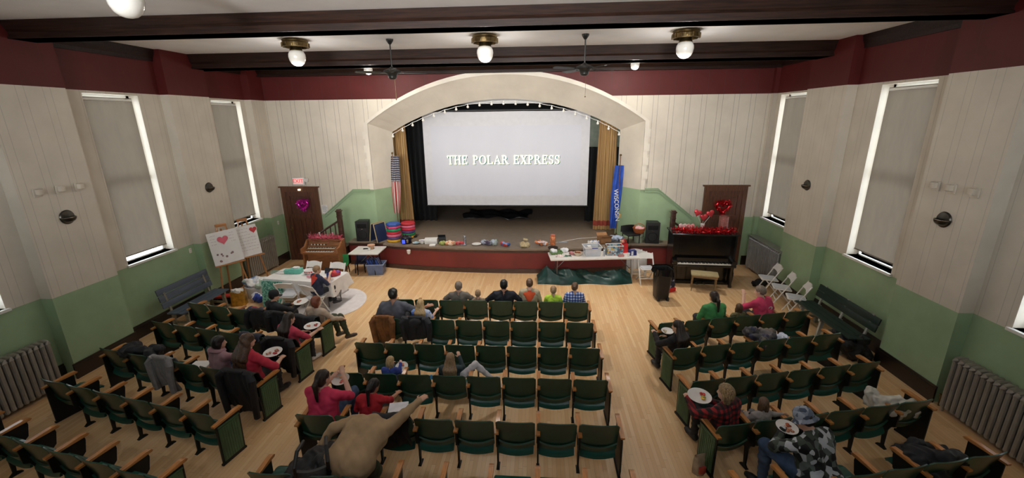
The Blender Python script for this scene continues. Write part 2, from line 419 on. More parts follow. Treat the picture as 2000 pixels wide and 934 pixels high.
# windows
M_sill = mat('window_white_paint', (225, 224, 218), .4, var=.04)
def glass_mat():
    m = bpy.data.materials.new('window_glass'); m.use_nodes = True; t = NT(m)
    t.n.remove(t.b); tr = t.new('ShaderNodeBsdfTransparent'); gl = t.new('ShaderNodeBsdfGlossy'); mx = t.new('ShaderNodeMixShader')
    gl.inputs['Roughness'].default_value = .02; f = t.new('ShaderNodeFresnel'); f.inputs[0].default_value = 1.3
    t.l.new(f.outputs[0], mx.inputs[0]); t.l.new(tr.outputs[0], mx.inputs[1]); t.l.new(gl.outputs[0], mx.inputs[2])
    t.l.new(mx.outputs[0], t.n['Material Output'].inputs[0]); return m
M_glass = glass_mat()
def blind_mat():
    m = bpy.data.materials.new('roller_blind_fabric'); m.use_nodes = True; t = NT(m)
    nz = t.noise(t.scalev(t.coord(), (1, 1, .3)), 5)
    t.col(t.ramp(nz, [(.3, lin((116, 106, 93))), (.7, lin((128, 118, 104)))])); t.b.inputs['Roughness'].default_value = .85
    tr = t.new('ShaderNodeBsdfTranslucent'); tr.inputs[0].default_value = lin((150, 138, 122))+(1,)
    mx = t.new('ShaderNodeMixShader'); mx.inputs[0].default_value = BLIND_T
    t.l.new(t.b.outputs[0], mx.inputs[1]); t.l.new(tr.outputs[0], mx.inputs[2]); t.l.new(mx.outputs[0], t.n['Material Output'].inputs[0])
    return m
BLIND_T = 0.08
M_blind = blind_mat()
def side_window(n, xr, sgn, a, b):
    root = bpy.data.objects.new('window_%d' % n, None); COL.objects.link(root); root['kind'] = 'structure'; root.location = (xr, (a+b)/2, ZW0)
    W, H = b-a, ZW1-ZW0; fr = MB(); x = sgn*.22
    for y0, y1, z0, z1 in ((-W/2, -W/2+.06, 0, H), (W/2-.06, W/2, 0, H), (-W/2, W/2, 0, .025), (-W/2, W/2, H-.07, H), (-W/2, W/2, H*.5-.035, H*.5+.035)):
        fr.bx(min(x, x+sgn*.06), max(x, x+sgn*.06), y0, y1, z0, z1)
    fr.build('window_frame', M_sill, root, False)
    p = MB().bx(min(x+sgn*.025, x+sgn*.031), max(x+sgn*.025, x+sgn*.031), -W/2, W/2, 0, H); p.build('window_pane', M_glass, root, False)
    s = MB().bx(min(-sgn*.05, sgn*.22), max(-sgn*.05, sgn*.22), -W/2-.04, W/2+.04, -.045, 0); s.build('window_sill', M_sill, root, False)
    bl = MB().grid(lambda u, v: (sgn*.092+.002*math.sin(u*9), -W/2+.02+u*(W-.095), .16+v*(H-.22)), 8, 12)
    bo = bl.build('blind', M_blind, root, False, label='brown grey roller blind pulled down')
    r = MB().cyl((sgn*.11, -W/2+.02, H-.10), (sgn*.11, W/2-.08, H-.10), .03, n=12); r.build('blind_roller', M_sill, bo)
    h = MB().bx(min(sgn*.082, sgn*.102), max(sgn*.082, sgn*.102), -W/2+.02, W/2-.075, .145, .165); h.build('blind_hem_bar', M_blind, bo, False)
for i, (a, b) in enumerate(LWIN): side_window(i+1, XLR, -1, a, b)
for i, (a, b) in enumerate(RWIN): side_window(i+4, XRR, 1, a, b)

# doors in the far wall
def door(n, x0, x1, h, knob):
    root = bpy.data.objects.new('door_%d' % n, None); COL.objects.link(root); root['kind'] = 'structure'; root.location = ((x0+x1)/2, 0, 0)
    W = x1-x0; fr = MB()
    for a, b in ((-W/2, -W/2+.13), (W/2-.13, W/2)): fr.bx(a, b, -.06, .0, 0, h)
    fr.bx(-W/2+.13, W/2-.13, -.06, 0, h-.14, h); fr.bx(-W/2-.05, W/2+.05, -.09, 0, h, h+.045)
    fr.build('door_frame', wood('door_casing_wood', (98, 62, 44), .3, .3, (9, 9, 1), .4), root, False)
    lf = MB(); w2 = W/2-.13; H = h-.14
    lf.bx(-w2, w2, -.022, -.001, 0, H)
    for a, b, c, d in ((-w2, -w2+.13, 0, H), (w2-.13, w2, 0, H), (-w2+.13, w2-.13, 0, .22), (-w2+.13, w2-.13, H-.14, H), (-w2+.13, w2-.13, H*.62, H*.62+.14), (-.06, .06, .22, H*.62)):
        lf.bx(a, b, -.045, -.02, c, d)
    for a, b, c, d in ((-w2+.17, -.10, .27, H*.6), (.10, w2-.17, .27, H*.6), (-w2+.17, w2-.17, H*.62+.19, H-.19)): lf.bx(a, b, -.034, -.02, c, d)
    leaf = lf.build('door_leaf', M_door, root, False)
    k = MB(); k.rbox((knob*(w2-.07), -.05, 1.05), (.055, .012, .22), .02); k.cyl((knob*(w2-.07), -.05, 1.08), (knob*(w2-.07), -.10, 1.08), .012); k.ball((knob*(w2-.07), -.11, 1.08), .032)
    k.build('door_knob', M_brass, leaf)
door(1, -8.22, -6.97, 2.48, -1); door(2, 5.28, 6.56, 2.52, 1)

# stage
def stage_front(x):
    if x < -4.72: return -.45
    if x > 3.1: return -.45
    t = (x+4.72)/(3.1+4.72); return -.68-.42*math.sin(PI*t)**.8
M_stage = wood('worn_brown_stage_boards', (128, 112, 96), .5, .2, (1, 9, 9), 0)
M_maroon = mat('maroon_stage_front', (120, 46, 42), .45, var=.12, vs=1.5)
M_stagewood = wood('dark_stage_base', (72, 46, 38), .4, .3)
xs = [-5.95, -4.7201]+[-4.72+7.82*i/28 for i in range(29)]+[3.1001, 4.35]
def slab(mb, d0, d1, z0, z1):
    for a, b in zip(xs, xs[1:]):
        ya, yb = stage_front(a), stage_front(b)
        if a < -4.72 and b > -4.7201 or b > 3.1 and a < 3.1001: pass
        mb.add([(a, ya-d0, z0), (b, yb-d0, z0), (b, d1, z0), (a, d1, z0), (a, ya-d0, z1), (b, yb-d0, z1), (b, d1, z1), (a, d1, z1)],
               [(0, 1, 5, 4), (4, 5, 6, 7), (0, 3, 2, 1), (0, 4, 7, 3), (1, 2, 6, 5)])
mb = MB(); slab(mb, 0, .0, STG-.05, STG); mb.bx(-5.2, 3.4, 0, 5.6, STG-.05, STG)
struct('floor_stage', mb, M_stage)
mb = MB(); slab(mb, -.03, -.0, .0, STG-.05); struct('wall_stage_front', mb, M_maroon)
mb = MB(); slab(mb, -.005, -.0, .0, .14); slab(mb, -.012, 0, STG-.13, STG-.05); struct('trim_stage_base', mb, M_stagewood)
M_void = mat('black_stage_drape', (11, 11, 13), .9, var=.2, stretch=(6, 6, .3))
mb = MB(); mb.bx(-6.2, 4.4, 5.6, 5.7, 0, 6.4); mb.bx(-6.3, -6.2, .8, 5.7, 0, 6.4); mb.bx(4.4, 4.5, .8, 5.7, 0, 6.4); mb.bx(-6.3, 4.5, .8, 5.7, 6.3, 6.4)
struct('wall_stage_back', mb, M_void)
def drape(name, x0, x1, y, z0, z1, folds, amp, m, label, cat, group=None, flare=0.0, parts=None):
    t = thing(name, label, cat, ((x0+x1)/2, y, z0), 0, group); W = x1-x0; H = z1-z0
    def fn(za, zb, u, v):
        z = za+(zb-za)*v; k = z/H; return ((u-.5)*W*(1+flare*(1-k)), amp*math.sin(u*folds*2*PI+.6*math.sin(3*k))+.25*amp*math.sin(u*folds*5.1), z)
    for (pn, a, b, mm) in (parts or [('cloth', 0, H, m)]):
        MB().grid(lambda u, v: fn(a, b, u, v), int(folds*10), 12, thick=.006).build(pn, mm, t)
    return t
drape('stage_leg_curtain', -5.1, -3.75, 2.6, STG, 5.9, 7, .06, M_void, 'black side drape hanging left of the projection screen', 'curtain')
drape('stage_leg_curtain', 1.95, 3.1, 2.6, STG, 3.55, 6, .06, M_void, 'black side drape hanging right of the projection screen', 'curtain')
# ================================================================== AUDITORIUM SEATS
M_seatback = mat('dark_green_seat_back', (16, 68, 52), .28, var=.22, vs=3, coat=.25)
M_seatbottom = mat('teal_green_seat', (24, 82, 72), .3, var=.2, vs=3, coat=.3)
M_iron = mat('black_cast_iron', (22, 24, 24), .45, .3)
M_arm = wood('honey_wood_armrest', (196, 132, 72), .3, .25, (9, 1, 9), .4)
M_endg = mat('green_end_panel', (74, 104, 72), .4, var=.15)
PW = 0.5375
def seat_meshes():
    R = {}
    hw = .257
    # backrest: plywood panel, concave towards the sitter, leaning back, rounded top corners, curved lower edge
    def bk(u, v):
        x = (u*2-1); top = .835-.012*x*x-(.03*max(0, (abs(x)-.86)/.14)**2); bot = .375-.05*(1-x*x)
        z = bot+(top-bot)*v; k = (z-.40)/.42
        y = .115-.115*k+.034*x*x-.012+.012*math.sin(PI*k)
        return (x*hw*(1-.015*(1-v)), y, z)
    mb = MB().grid(bk, 14, 8, thick=.014); R['backrest'] = mb.mesh('backrest', M_seatback)
    mb = MB()
    def bs(u, v):    # bent lower rail of the back
        x = u*2-1; z = .455-.05*(1-x*x)+.018*v; return (x*hw*.985, .078+.034*x*x-.008*v, z)
    mb.grid(bs, 12, 1, thick=.02); R['back_rail'] = mb.mesh('back_rail', M_seatback)
    def su(u, v):    # seat folded up: nearly upright behind the arms, rounded rear edge hanging below the back
        x = u*2-1; a = v; z = .222+.35*a+.045*x*x*(1-a)
        y = .082+.075*min(1, a/.36)+.045*max(0, a-.36)+.012*math.sin(PI*a)*(1-x*x*.5)+.02*max(0, .10-a)/.10
        return (x*.236*(1-.05*(a > .9)), y, z)
    mb = MB().grid(su, 12, 10, thick=.03); R['seat_up'] = mb.mesh('seat', M_seatbottom)
    def sd(u, v):
        x = u*2-1; y = .13+.36*v-.035*(1-x*x)*(v < .06); z = .445-.02*math.sin(PI*v)*(1-.4*x*x)-.035*max(0, (v-.8)/.2)**2+.012*v
        return (x*.225*(1-.06*max(0, (v-.85)/.15)), y, z)
    mb = MB().grid(sd, 12, 12, thick=-.03); R['seat_down'] = mb.mesh('seat', M_seatbottom)
    # armrest
    pr = [(.0, .635), (.0, .66), (.18, .676), (.36, .694), (.43, .690), (.452, .668), (.43, .652), (.25, .648)]
    mb = MB().prism(pr, -.029, .029, 'X'); R['armrest'] = mb.mesh('armrest', M_arm, ang=50)
    # cast standard
    pr = [(.03, .42), (.02, .65), (.06, .645), (.40, .66), (.405, .60), (.37, .44), (.28, .36), (.18, .30), (.155, .05), (.205, .02), (.205, 0), (.085, 0), (.085, .02), (.118, .05), (.118, .30), (.085, .38)]
    mb = MB().prism(pr, -.012, .012, 'X'); mb.prism([(.08, .0), (.21, .0), (.21, .014), (.08, .014)], -.022, .022, 'X')
    mb.prism([(.10, .44), (.26, .44), (.26, .50), (.10, .50)], -.02, .02, 'X')
    R['leg'] = mb.mesh('leg', M_iron, ang=50)
    # aisle end: ribbed green panel in a black frame
    mb = MB(); mb.prism([(.02, 0), (.40, 0), (.40, .03), (.02, .03)], -.024, .012, 'X'); mb.prism([(.03, .03), (.38, .03), (.40, .645), (.03, .635)], -.010, .010, 'X')
    R['end_frame'] = mb.mesh('end_frame', M_iron)
    mb = MB(); mb.prism([(.055, .055), (.355, .055), (.37, .575), (.055, .565)], -.018, -.008, 'X')
    for k in range(8): mb.bx(-.024, -.017, .068+k*.036, .080+k*.036, .065, .55)
    mb.bx(-.026, -.010, .05, .38, .585, .605)
    R['end_panel'] = mb.mesh('end_panel', M_endg)
    mb = MB(); mb.prism([(.055, .055), (.355, .055), (.37, .575), (.055, .565)], .008, .018, 'X')
    for k in range(8): mb.bx(.017, .024, .068+k*.036, .080+k*.036, .065, .55)
    mb.bx(.010, .026, .05, .38, .585, .605)
    R['end_panel_r'] = mb.mesh('end_panel', M_endg)
    return R
SM = seat_meshes()
ORD = ['first', 'second', 'third', 'fourth', 'fifth', 'sixth', 'seventh', 'eighth']
ROWN = ['front', 'second', 'third', 'fourth', 'fifth', 'rear']
SEAT = {}
def seat(x, y, rz, down, label, group, first, last, p):
    t = thing('auditorium_seat', label, 'seat', (x, y, 0), rz, group)
    for nm, key in (('backrest', 'backrest'), ('back_rail', 'back_rail'), ('seat', 'seat_down' if down else 'seat_up')): link(nm, SM[key], t)
    link('armrest', SM['armrest'], t, (-p/2+.027, 0, 0), 'honey coloured wooden armrest')
    if first == 'panel':
        link('end_frame', SM['end_frame'], t, (-p/2+.026, 0, 0)); link('end_panel', SM['end_panel'], t, (-p/2+.026, 0, 0), 'ribbed green end panel')
    else: link('leg', SM['leg'], t, (-p/2+.026, 0, 0))
    if last:
        link('armrest', SM['armrest'], t, (p/2+.027, 0, 0), 'honey coloured wooden armrest')
        if last == 'panel':
            link('end_frame', SM['end_frame'], t, (p/2+.026, 0, 0)); link('end_panel', SM['end_panel_r'], t, (p/2+.026, 0, 0), 'ribbed green end panel')
        else: link('leg', SM['leg'], t, (p/2+.026, 0, 0))
    return t
C_ROWS = [-5.01, -5.93, -6.86, -7.77, -8.74, -9.70]
L_ROWS = [-5.34, -6.22, -7.24, -8.14, -9.12]     # y of the back's top at the wall end
R_ROWS = [-5.89, -6.82, -7.74, -8.68, -9.64]     # y of the back's top at the aisle end
L_A, R_A = -0.204, 0.222
def seat_at(sec, r, i):
    """centre of a seat: section c/l/r, row, index counted from the left"""
    if sec == 'c':
        x1 = 1.31; return (x1-(7.5-i)*PW, C_ROWS[r], 0.0, PW)
    if sec == 'l':
        p = .562; d = (i+.5)*p; return (-7.40+d*math.cos(L_A), L_ROWS[r]+d*math.sin(L_A), L_A, p)
    p = .541; d = (i+.5)*p; return (2.53+d*math.cos(R_A), R_ROWS[r]+d*math.sin(R_A), R_A, p)
DOWN = {('c', 0, k) for k in (2, 3, 4, 5, 6, 7)} | {('c', 1, 0), ('c', 1, 1), ('c', 3, 1), ('c', 3, 3), ('c', 4, 0), ('c', 4, 1), ('c', 5, 0), ('c', 5, 5), ('c', 5, 6), ('c', 5, 1)} | \
       {('l', 0, 3), ('l', 0, 5), ('l', 1, 5), ('l', 2, 4), ('l', 2, 5), ('l', 3, 0), ('l', 2, 2)} | {('r', 0, 2), ('r', 0, 3), ('r', 0, 4), ('r', 1, 0), ('r', 3, 0), ('r', 3, 1), ('r', 4, 1), ('r', 4, 2), ('r', 1, 3), ('r', 3, 5), ('r', 4, 4)}
for sec, nm, rows, n in (('c', 'centre', 6, 8), ('l', 'left', 5, 6), ('r', 'right', 5, 6)):
    for r in range(rows):
        for i in range(n):
            x, y, rz, p = seat_at(sec, r, i)
            first = 'panel' if i == 0 else 'leg'
            last = None if i < n-1 else 'panel'
            rn = ROWN[r] if r < rows-1 else 'nearest'
            dn = (sec, r, i) in DOWN
            lb = 'green auditorium seat%s, %s from left in %s row of %s block' % (' folded down' if dn else '', ORD[i], rn, nm)
            SEAT[sec, r, i] = seat(x, y, rz, dn, lb, 'auditorium seats in the %s block' % nm, first, last, p)
# ================================================================== PEOPLE
# A body is one continuous surface: tapered limbs, torso, head, hands with five fingers blended as a distance field and
# polygonised; clothing is lifted off that surface, hair is a second surface over the skull.
def surf_nets(D, L, h, o):
    S = D < 0; nx, ny, nz = D.shape
    C = np.zeros((nx-1, ny-1, nz-1), np.int8)
    for dx in (0, 1):
        for dy in (0, 1):
            for dz in (0, 1): C += S[dx:nx-1+dx, dy:ny-1+dy, dz:nz-1+dz]
    act = (C > 0) & (C < 8); idx = -np.ones(C.shape, np.int32); cells = np.argwhere(act); idx[act] = np.arange(len(cells))
    P = np.zeros((len(cells), 3)); W = np.zeros(len(cells)); cx, cy, cz = cells.T
    cor = [(a, b, c) for a in (0, 1) for b in (0, 1) for c in (0, 1)]
    for a in cor:
        for ax in range(3):
            if a[ax]: continue
            b = list(a); b[ax] = 1
            da = D[cx+a[0], cy+a[1], cz+a[2]]; db = D[cx+b[0], cy+b[1], cz+b[2]]
            cr = (da < 0) != (db < 0); t = np.where(cr, da/np.where(cr, da-db, 1), 0)
            q = np.tile(np.array(a, float), (len(cells), 1)); q[:, ax] += t
            P += q*cr[:, None]; W += cr
    P = P/W[:, None]+cells; V = P*h+o; lab = L[cx, cy, cz]
    F = []
    for ax in range(3):
        u, v = (ax+1) % 3, (ax+2) % 3
        sl = [slice(1, -1)]*3; sl[ax] = slice(0, -1); sl2 = list(sl); sl2[ax] = slice(1, None)
        a = S[tuple(sl)]; b = S[tuple(sl2)]; e = np.argwhere(a != b)
        if not len(e): continue
        flip = a[tuple(e.T)]; off = np.ones(3, int); off[ax] = 0; e = e+off
        du = np.zeros(3, int); du[u] = 1; dv = np.zeros(3, int); dv[v] = 1
        def I(k): return idx[tuple(k.T)]
        q = np.stack([I(e-du-dv), I(e-dv), I(e), I(e-du)], 1)
        q[~flip] = q[~flip][:, ::-1]; F.append(q)
    F = np.concatenate(F); F = F[(F >= 0).all(1)]
    a, b, c, d = (V[F[:, i]] for i in range(4))
    if (a*np.cross(b, c)).sum()+(a*np.cross(c, d)).sum() < 0: F = F[:, ::-1]
    return V, F, lab
def sdf(prims, h):
    lo = np.array([min(p['lo'][k] for p in prims) for k in range(3)])-2.5*h; hi = np.array([max(p['hi'][k] for p in prims) for k in range(3)])+2.5*h
    n = np.ceil((hi-lo)/h).astype(int)+1
    D = np.full(n, 9.0, np.float32); L = np.zeros(n, np.int16); B = np.full(n, 9.0, np.float32)
    for p in prims:
        k = p['k']; m = k+3*h
        a = np.clip(np.floor((p['lo']-m-lo)/h).astype(int), 0, n-1); b = np.clip(np.ceil((p['hi']+m-lo)/h).astype(int)+1, 1, n)
        X, Y, Z = np.meshgrid(*[lo[i]+h*np.arange(a[i], b[i]) for i in range(3)], indexing='ij'); Q = np.stack([X, Y, Z], -1)
        if p['t'] == 'c':
            A, Bv = p['a'], p['b']; d = Bv-A; ll = max(1e-9, d@d); t = np.clip(((Q-A)@d)/ll, 0, 1)
            s = np.linalg.norm(Q-A-t[..., None]*d, axis=-1)-(p['ra']+(p['rb']-p['ra'])*t)
        else:
            q = (Q-p['c'])@p['R']; r = p['r']; k0 = np.linalg.norm(q/r, axis=-1); k1 = np.linalg.norm(q/(r*r), axis=-1)
            s = k0*(k0-1)/np.maximum(k1, 1e-6)
        sl = tuple(slice(a[i], b[i]) for i in range(3)); d0 = D[sl]
        if p.get('sub'):
            D[sl] = np.maximum(d0, -s); continue
        hh = np.maximum(k-np.abs(d0-s), 0)/max(k, 1e-6)
        D[sl] = np.minimum(d0, s)-hh*hh*k*.25
        bl = B[sl]; w_ = s < bl; L[sl][w_] = p['l']; B[sl] = np.where(w_, s, bl)
    return surf_nets(D, L, h, lo)
def cone(a, b, ra, rb, l, k=.03, sub=False):
    a = np.array(a, float); b = np.array(b, float); r = max(ra, rb)
    return dict(t='c', a=a, b=b, ra=ra, rb=rb, l=l, k=k, lo=np.minimum(a, b)-r, hi=np.maximum(a, b)+r, sub=sub)
def ell(c, r, l, k=.03, R=np.eye(3), sub=False):
    c = np.array(c, float); r = np.array(r, float); m = r.max()
    return dict(t='e', c=c, r=r, R=R, l=l, k=k, lo=c-m, hi=c+m, sub=sub)
def np_mesh(name, V, F, mats, smooth=True):
    me = bpy.data.meshes.new(name); me.from_pydata(V.tolist(), [], F.tolist())
    for m in mats: me.materials.append(m)
    if smooth: me.polygons.foreach_set('use_smooth', [True]*len(me.polygons))
    me.update(); return me
def relax(V, F, it=2):
    e = np.concatenate([F[:, [0, 1]], F[:, [1, 2]], F[:, [2, 3]], F[:, [3, 0]]])
    for _ in range(it):
        s = np.zeros_like(V); c = np.zeros(len(V))
        for a, b in ((0, 1), (1, 0)):
            np.add.at(s, e[:, a], V[e[:, b]]); np.add.at(c, e[:, a], 1)
        V = .5*V+.5*s/np.maximum(c, 1)[:, None]
    return V
LB = dict(head=1, neck=2, hand=3, fore=4, upper=5, torso=6, hip=7, thigh=8, shin=9, foot=10, ear=11)
M_eye = mat('eye_white', (235, 232, 226), .25, var=.02); M_iris = mat('eye_iris', (58, 40, 30), .2)
M_lip = {}
def skin_mat(nm, rgb): return mat('skin_'+nm, rgb, .5, var=.06, vs=8)
def hand_prims(W, Hd, s_out, curl, pal):
    """palm, four bent unequal fingers and a thumb, from wrist W along direction Hd; s_out is the thumb side, pal the palm normal"""
    Hd = Hd/np.linalg.norm(Hd); sd = s_out-(s_out@Hd)*Hd; sd /= np.linalg.norm(sd); pn = np.cross(Hd, sd)
    if pn@pal < 0: pn = -pn
    P = []; R = np.stack([sd, Hd, pn], 1)
    P.append(ell(W+Hd*.048, (.041, .052, .016), LB['hand'], .015, R))
    for j, (o, ln) in enumerate(((.029, .070), (.010, .080), (-.010, .075), (-.029, .058))):
        b0 = W+Hd*(.088-.004*abs(j-1.3))+sd*o; a1 = curl*.6; a2 = curl*1.5
        d1 = Hd*math.cos(a1)+pn*math.sin(a1); d2 = Hd*math.cos(a2)+pn*math.sin(a2)
        m_ = b0+d1*ln*.52; P += [cone(b0-Hd*.015, m_, .0095, .009, LB['hand'], .004), cone(m_, m_+d2*ln*.5, .009, .0075, LB['hand'], .003)]
    t0 = W+Hd*.022+sd*.032; t1 = t0+(Hd*.55+sd*.7+pn*.35)*.042; t2 = t1+(Hd*.85+sd*.2+pn*.45*max(.3, curl))*.034
    return P+[cone(t0, t1, .0125, .0105, LB['hand'], .008), cone(t1, t2, .0105, .0085, LB['hand'], .004)]
def person(label, loc, rz, s=1.0, th=1.0, lean=0.0, side=0.0, twist=0.0, head=(0, 0, 0), arms=None, legs=None, skin=('light', (206, 160, 134)),
           shirt=None, sleeve='short', trousers=None, shoe=None, hair=None, hairmat=None, seat_z=.45, girth=1.0, bend=0.0, group=None, extra=None):
    """sitting figure facing +y; origin on the floor under the hips; arms/legs are joint positions relative to the hips (unit scale)"""
    A = lambda *k: np.array(k, float); P = []
    T = A(side, lean, 0)            # displacement of the chest relative to the hips
    g = girth; z1, z2, zs, zn = .17*th, .38*th, .515*th, .555*th
    ct, st = math.cos(twist), math.sin(twist); Rt = np.array([[ct, -st, 0], [st, ct, 0], [0, 0, 1]])
    cb, sb = math.cos(bend), math.sin(bend); RB = np.array([[1, 0, 0], [0, cb, sb], [0, -sb, cb]]); PV = A(0, 0, .09)
    up = lambda x, y, z: PV+RB @ (Rt @ A(x, y, 0)+A(0, 0, z)+T*(z/zs)-PV)
    for q in (-1, 1): P.append(cone(A(q*.075*g, -.02, .09), A(q*.085*g, .04, .075), .105*g, .10*g, LB['hip'], .05))
    for q in (-1, 1):
        P += [cone(A(q*.07*g, -.01, .10), up(q*.062*g, 0, z1+.04), .105*g, .098*g, LB['torso'], .05), cone(up(q*.062*g, 0, z1+.04), up(q*.082*g, .005, z2+.03), .098*g, .105*g, LB['torso'], .05)]
        P += [cone(up(q*.06, -.005, zs-.005), up(q*.165*g**.5, 0, zs), .068, .058, LB['torso'], .05), cone(up(0, .0, zn+.03), up(q*.12, -.01, zs+.025), .04, .036, LB['torso'], .04)]
    hy, hp, hr = head; cz, sz, cx, sx, cr, sr = math.cos(hy), math.sin(hy), math.cos(hp), math.sin(hp), math.cos(hr), math.sin(hr)
    HR = np.array([[cz, -sz, 0], [sz, cz, 0], [0, 0, 1]]) @ np.array([[cr, 0, sr], [0, 1, 0], [-sr, 0, cr]]) @ np.array([[1, 0, 0], [0, cx, -sx], [0, sx, cx]])
    HR = RB @ HR
    NB = up(0, .005, zn); hd = lambda x, y, z: NB+HR @ A(x, y, z)
    hs = 1.0 if s > .85 else 1.0+.28*(.85-s)/.35        # children's heads are large for their bodies
    H_ = lambda x, y, z: hd(x*hs, y*hs, .05+z*hs)
    P.append(cone(NB-A(0, 0, .04), hd(0, .015, .10), .058, .053, LB['neck'], .03))
    E = lambda c, r, l=LB['head'], k=.02: P.append(ell(H_(*c), np.array(r)*hs, l, k, HR))
    E((0, .015, .155), (.074, .092, .088)); E((0, .045, .095), (.060, .066, .085)); E((0, .075, .045), (.036, .035, .030)); E((0, .06, .07), (.055, .045, .05))
    P.append(cone(H_(0, .105, .128), H_(0, .126, .090), .009*hs, .014*hs, LB['head'], .012)); E((-.011, .116, .086), (.009, .010, .008), k=.008); E((.011, .116, .086), (.009, .010, .008), k=.008)
    P.append(cone(H_(-.045, .088, .143), H_(.045, .088, .143), .012*hs, .012*hs, LB['head'], .012))
    P.append(cone(H_(-.020, .101, .060), H_(.020, .101, .060), .007*hs, .007*hs, LB['head'], .006)); P.append(cone(H_(-.016, .099, .049), H_(.016, .099, .049), .008*hs, .008*hs, LB['head'], .006))
    for q in (-1, 1): E((q*.077, .012, .112), (.010, .022, .034), LB['ear'], .006)
    arms = arms or {}; legs = legs or {}
    for q, nm in ((-1, 'l'), (1, 'r')):
        sh = up(q*.185*g**.5, 0, zs-.01)
        el, ha, curl = arms.get(nm, (A(q*.26, .08+lean*.6, .25*th), A(q*.12, .33, .17), .7)); el = A(*el); ha = A(*ha)
        P += [cone(sh, el, .056*g**.5, .044*g**.5, LB['upper'], .035), cone(el, ha, .043, .028, LB['fore'], .02)]
        P += hand_prims(ha, ha-el+A(0, .02, -.02), A(-q, .1, .3), curl, A(0, -.1, -1))
        hip = A(q*.09*g, .04, .075); kn, an = legs.get(nm, (A(q*.12, .43, .085), A(q*.12, .44, -.355))); kn = A(*kn); an = A(*an)
        P += [cone(hip, kn, .088*g, .062, LB['thigh'], .04), cone(kn, kn+(an-kn)*.35+A(0, -.012, 0), .058, .056, LB['shin'], .03), cone(kn+(an-kn)*.35+A(0, -.012, 0), an, .056, .038, LB['shin'], .03)]
        fd = kn-hip; fd[2] = 0; fd = fd/max(.05, np.linalg.norm(fd)); fd = fd*.8+A(0, .2, 0); fd /= np.linalg.norm(fd)
        P += [cone(an+A(0, 0, -.035)-fd*.03, an+fd*.13+A(0, 0, -.05), .042, .034, LB['foot'], .03), cone(an+fd*.13+A(0, 0, -.05), an+fd*.18+A(0, 0, -.053), .035, .028, LB['foot'], .02)]
    h = .0095
    V, F, lab = sdf(P, h); V = relax(V, F, 1); V0 = V
    W = lambda v: np.asarray(v)*s+A(0, 0, seat_z)
    sk = skin_mat(*skin)
    body = bpy.data.objects.new('person', np_mesh('person', W(V), F, [sk])); COL.objects.link(body)
    body.location = loc; body.rotation_euler = (0, 0, rz); tag(body, label, 'person', group)
    nrm = np.zeros_like(V); fn = np.cross(V[F[:, 2]]-V[F[:, 0]], V[F[:, 3]]-V[F[:, 1]])
    for c in range(4): np.add.at(nrm, F[:, c], fn)
    nrm /= np.maximum(np.linalg.norm(nrm, axis=1), 1e-9)[:, None]
    def garment(name, regs, m, inf, wr=.004, cond=None, lb=None):
        ids = [LB[r] for r in regs]; ok = np.isin(lab, ids)
        if cond is not None: ok &= cond(V)
        fs = F[ok[F].sum(1) >= 2]
        if not len(fs): return
        u = np.unique(fs); mp = -np.ones(len(V), int); mp[u] = np.arange(len(u)); v = V[u]
        w_ = wr*(np.sin(v[:, 2]*70+np.sin(v[:, 0]*31)*2)+np.sin(v[:, 1]*55+v[:, 0]*40))
        return_o = bpy.data.objects.new(name, np_mesh(name, W(v+nrm[u]*(inf+w_)[:, None]), mp[fs], [m])); COL.objects.link(return_o); return_o.parent = body
        if lb: return_o['label'] = lb
        return return_o
    if shirt:
        regs = ['torso', 'hip', 'upper'] if sleeve != 'none' else ['torso', 'hip']
        if sleeve == 'long': regs.append('fore')
        garment('shirt', regs, shirt, .013, .0025)
    if trousers: garment('trousers', ['thigh', 'shin', 'hip'] if not shirt else ['thigh', 'shin'], trousers, .010, .003)
    if shoe:
        for q in (-1, 1): garment('shoe', ['foot'], shoe, .009, 0, lambda v: v[:, 0]*q > 0)
    # eyes
    for q in (-1, 1):
        e = MB().ball(W(H_(q*.031, .088, .118)), .0125*s*hs, 8, 6); eo = e.build('eye', M_eye, body)
        MB().ball(W(H_(q*.031, .0965, .118)), .0055*s*hs, 8, 6).build('iris', M_iris, eo)
    # hair
    if hair:
        hm = hairmat; Q = []; k = .02; HE = lambda c, r, l=1, k=.02, sub=False: Q.append(ell(H_(*c), np.array(r)*hs, l, k, HR, sub))
        HE((0, .008, .166), (.085, .101, .090)); HE((0, -.02, .13), (.080, .080, .085))
        if hair in ('long', 'curly', 'pony', 'bob', 'bun'): HE((0, -.03, .10), (.078, .070, .085))
        if hair == 'long' or hair == 'curly':
            ln = .20 if hair == 'long' else .24; wv = .066 if hair == 'long' else .078
            base = H_(0, -.05, .05)
            for q in (-1, -.33, .33, 1):
                a = H_(q*.055, -.035, .08); b = up(q*.105, -.105-.02*(hair == 'curly'), zs-ln+.06)
                Q.append(cone(a, (a+b)/2+A(0, -.035, 0), wv*.8, wv, 1, .03)); Q.append(cone((a+b)/2+A(0, -.035, 0), b, wv, wv*.55, 1, .03))
        if hair == 'bob':
            for q in (-1, -.5, .5, 1): Q.append(cone(H_(q*.062, -.02+.01*abs(q), .10), H_(q*.068, -.045+.03*abs(q), .01), .045, .032, 1, .03))
        if hair == 'pony':
            a = H_(0, -.10, .14); b = a+A(0, -.045, -.05); c = up(.01, -.13, zs-.04)
            Q += [cone(a, b, .026, .034, 1, .015), cone(b, c, .036, .018, 1, .02)]
        HE((0, .115, .075), (.062, .070, .088), sub=True); HE((0, .09, .0), (.075, .09, .055), sub=True)
        for q in (-1, 1): HE((q*.088, .018, .095), (.018, .026, .040), sub=True) if hair in ('short', 'pony') else None
        v, f, l_ = sdf(Q, .009); v = relax(v, f, 1)
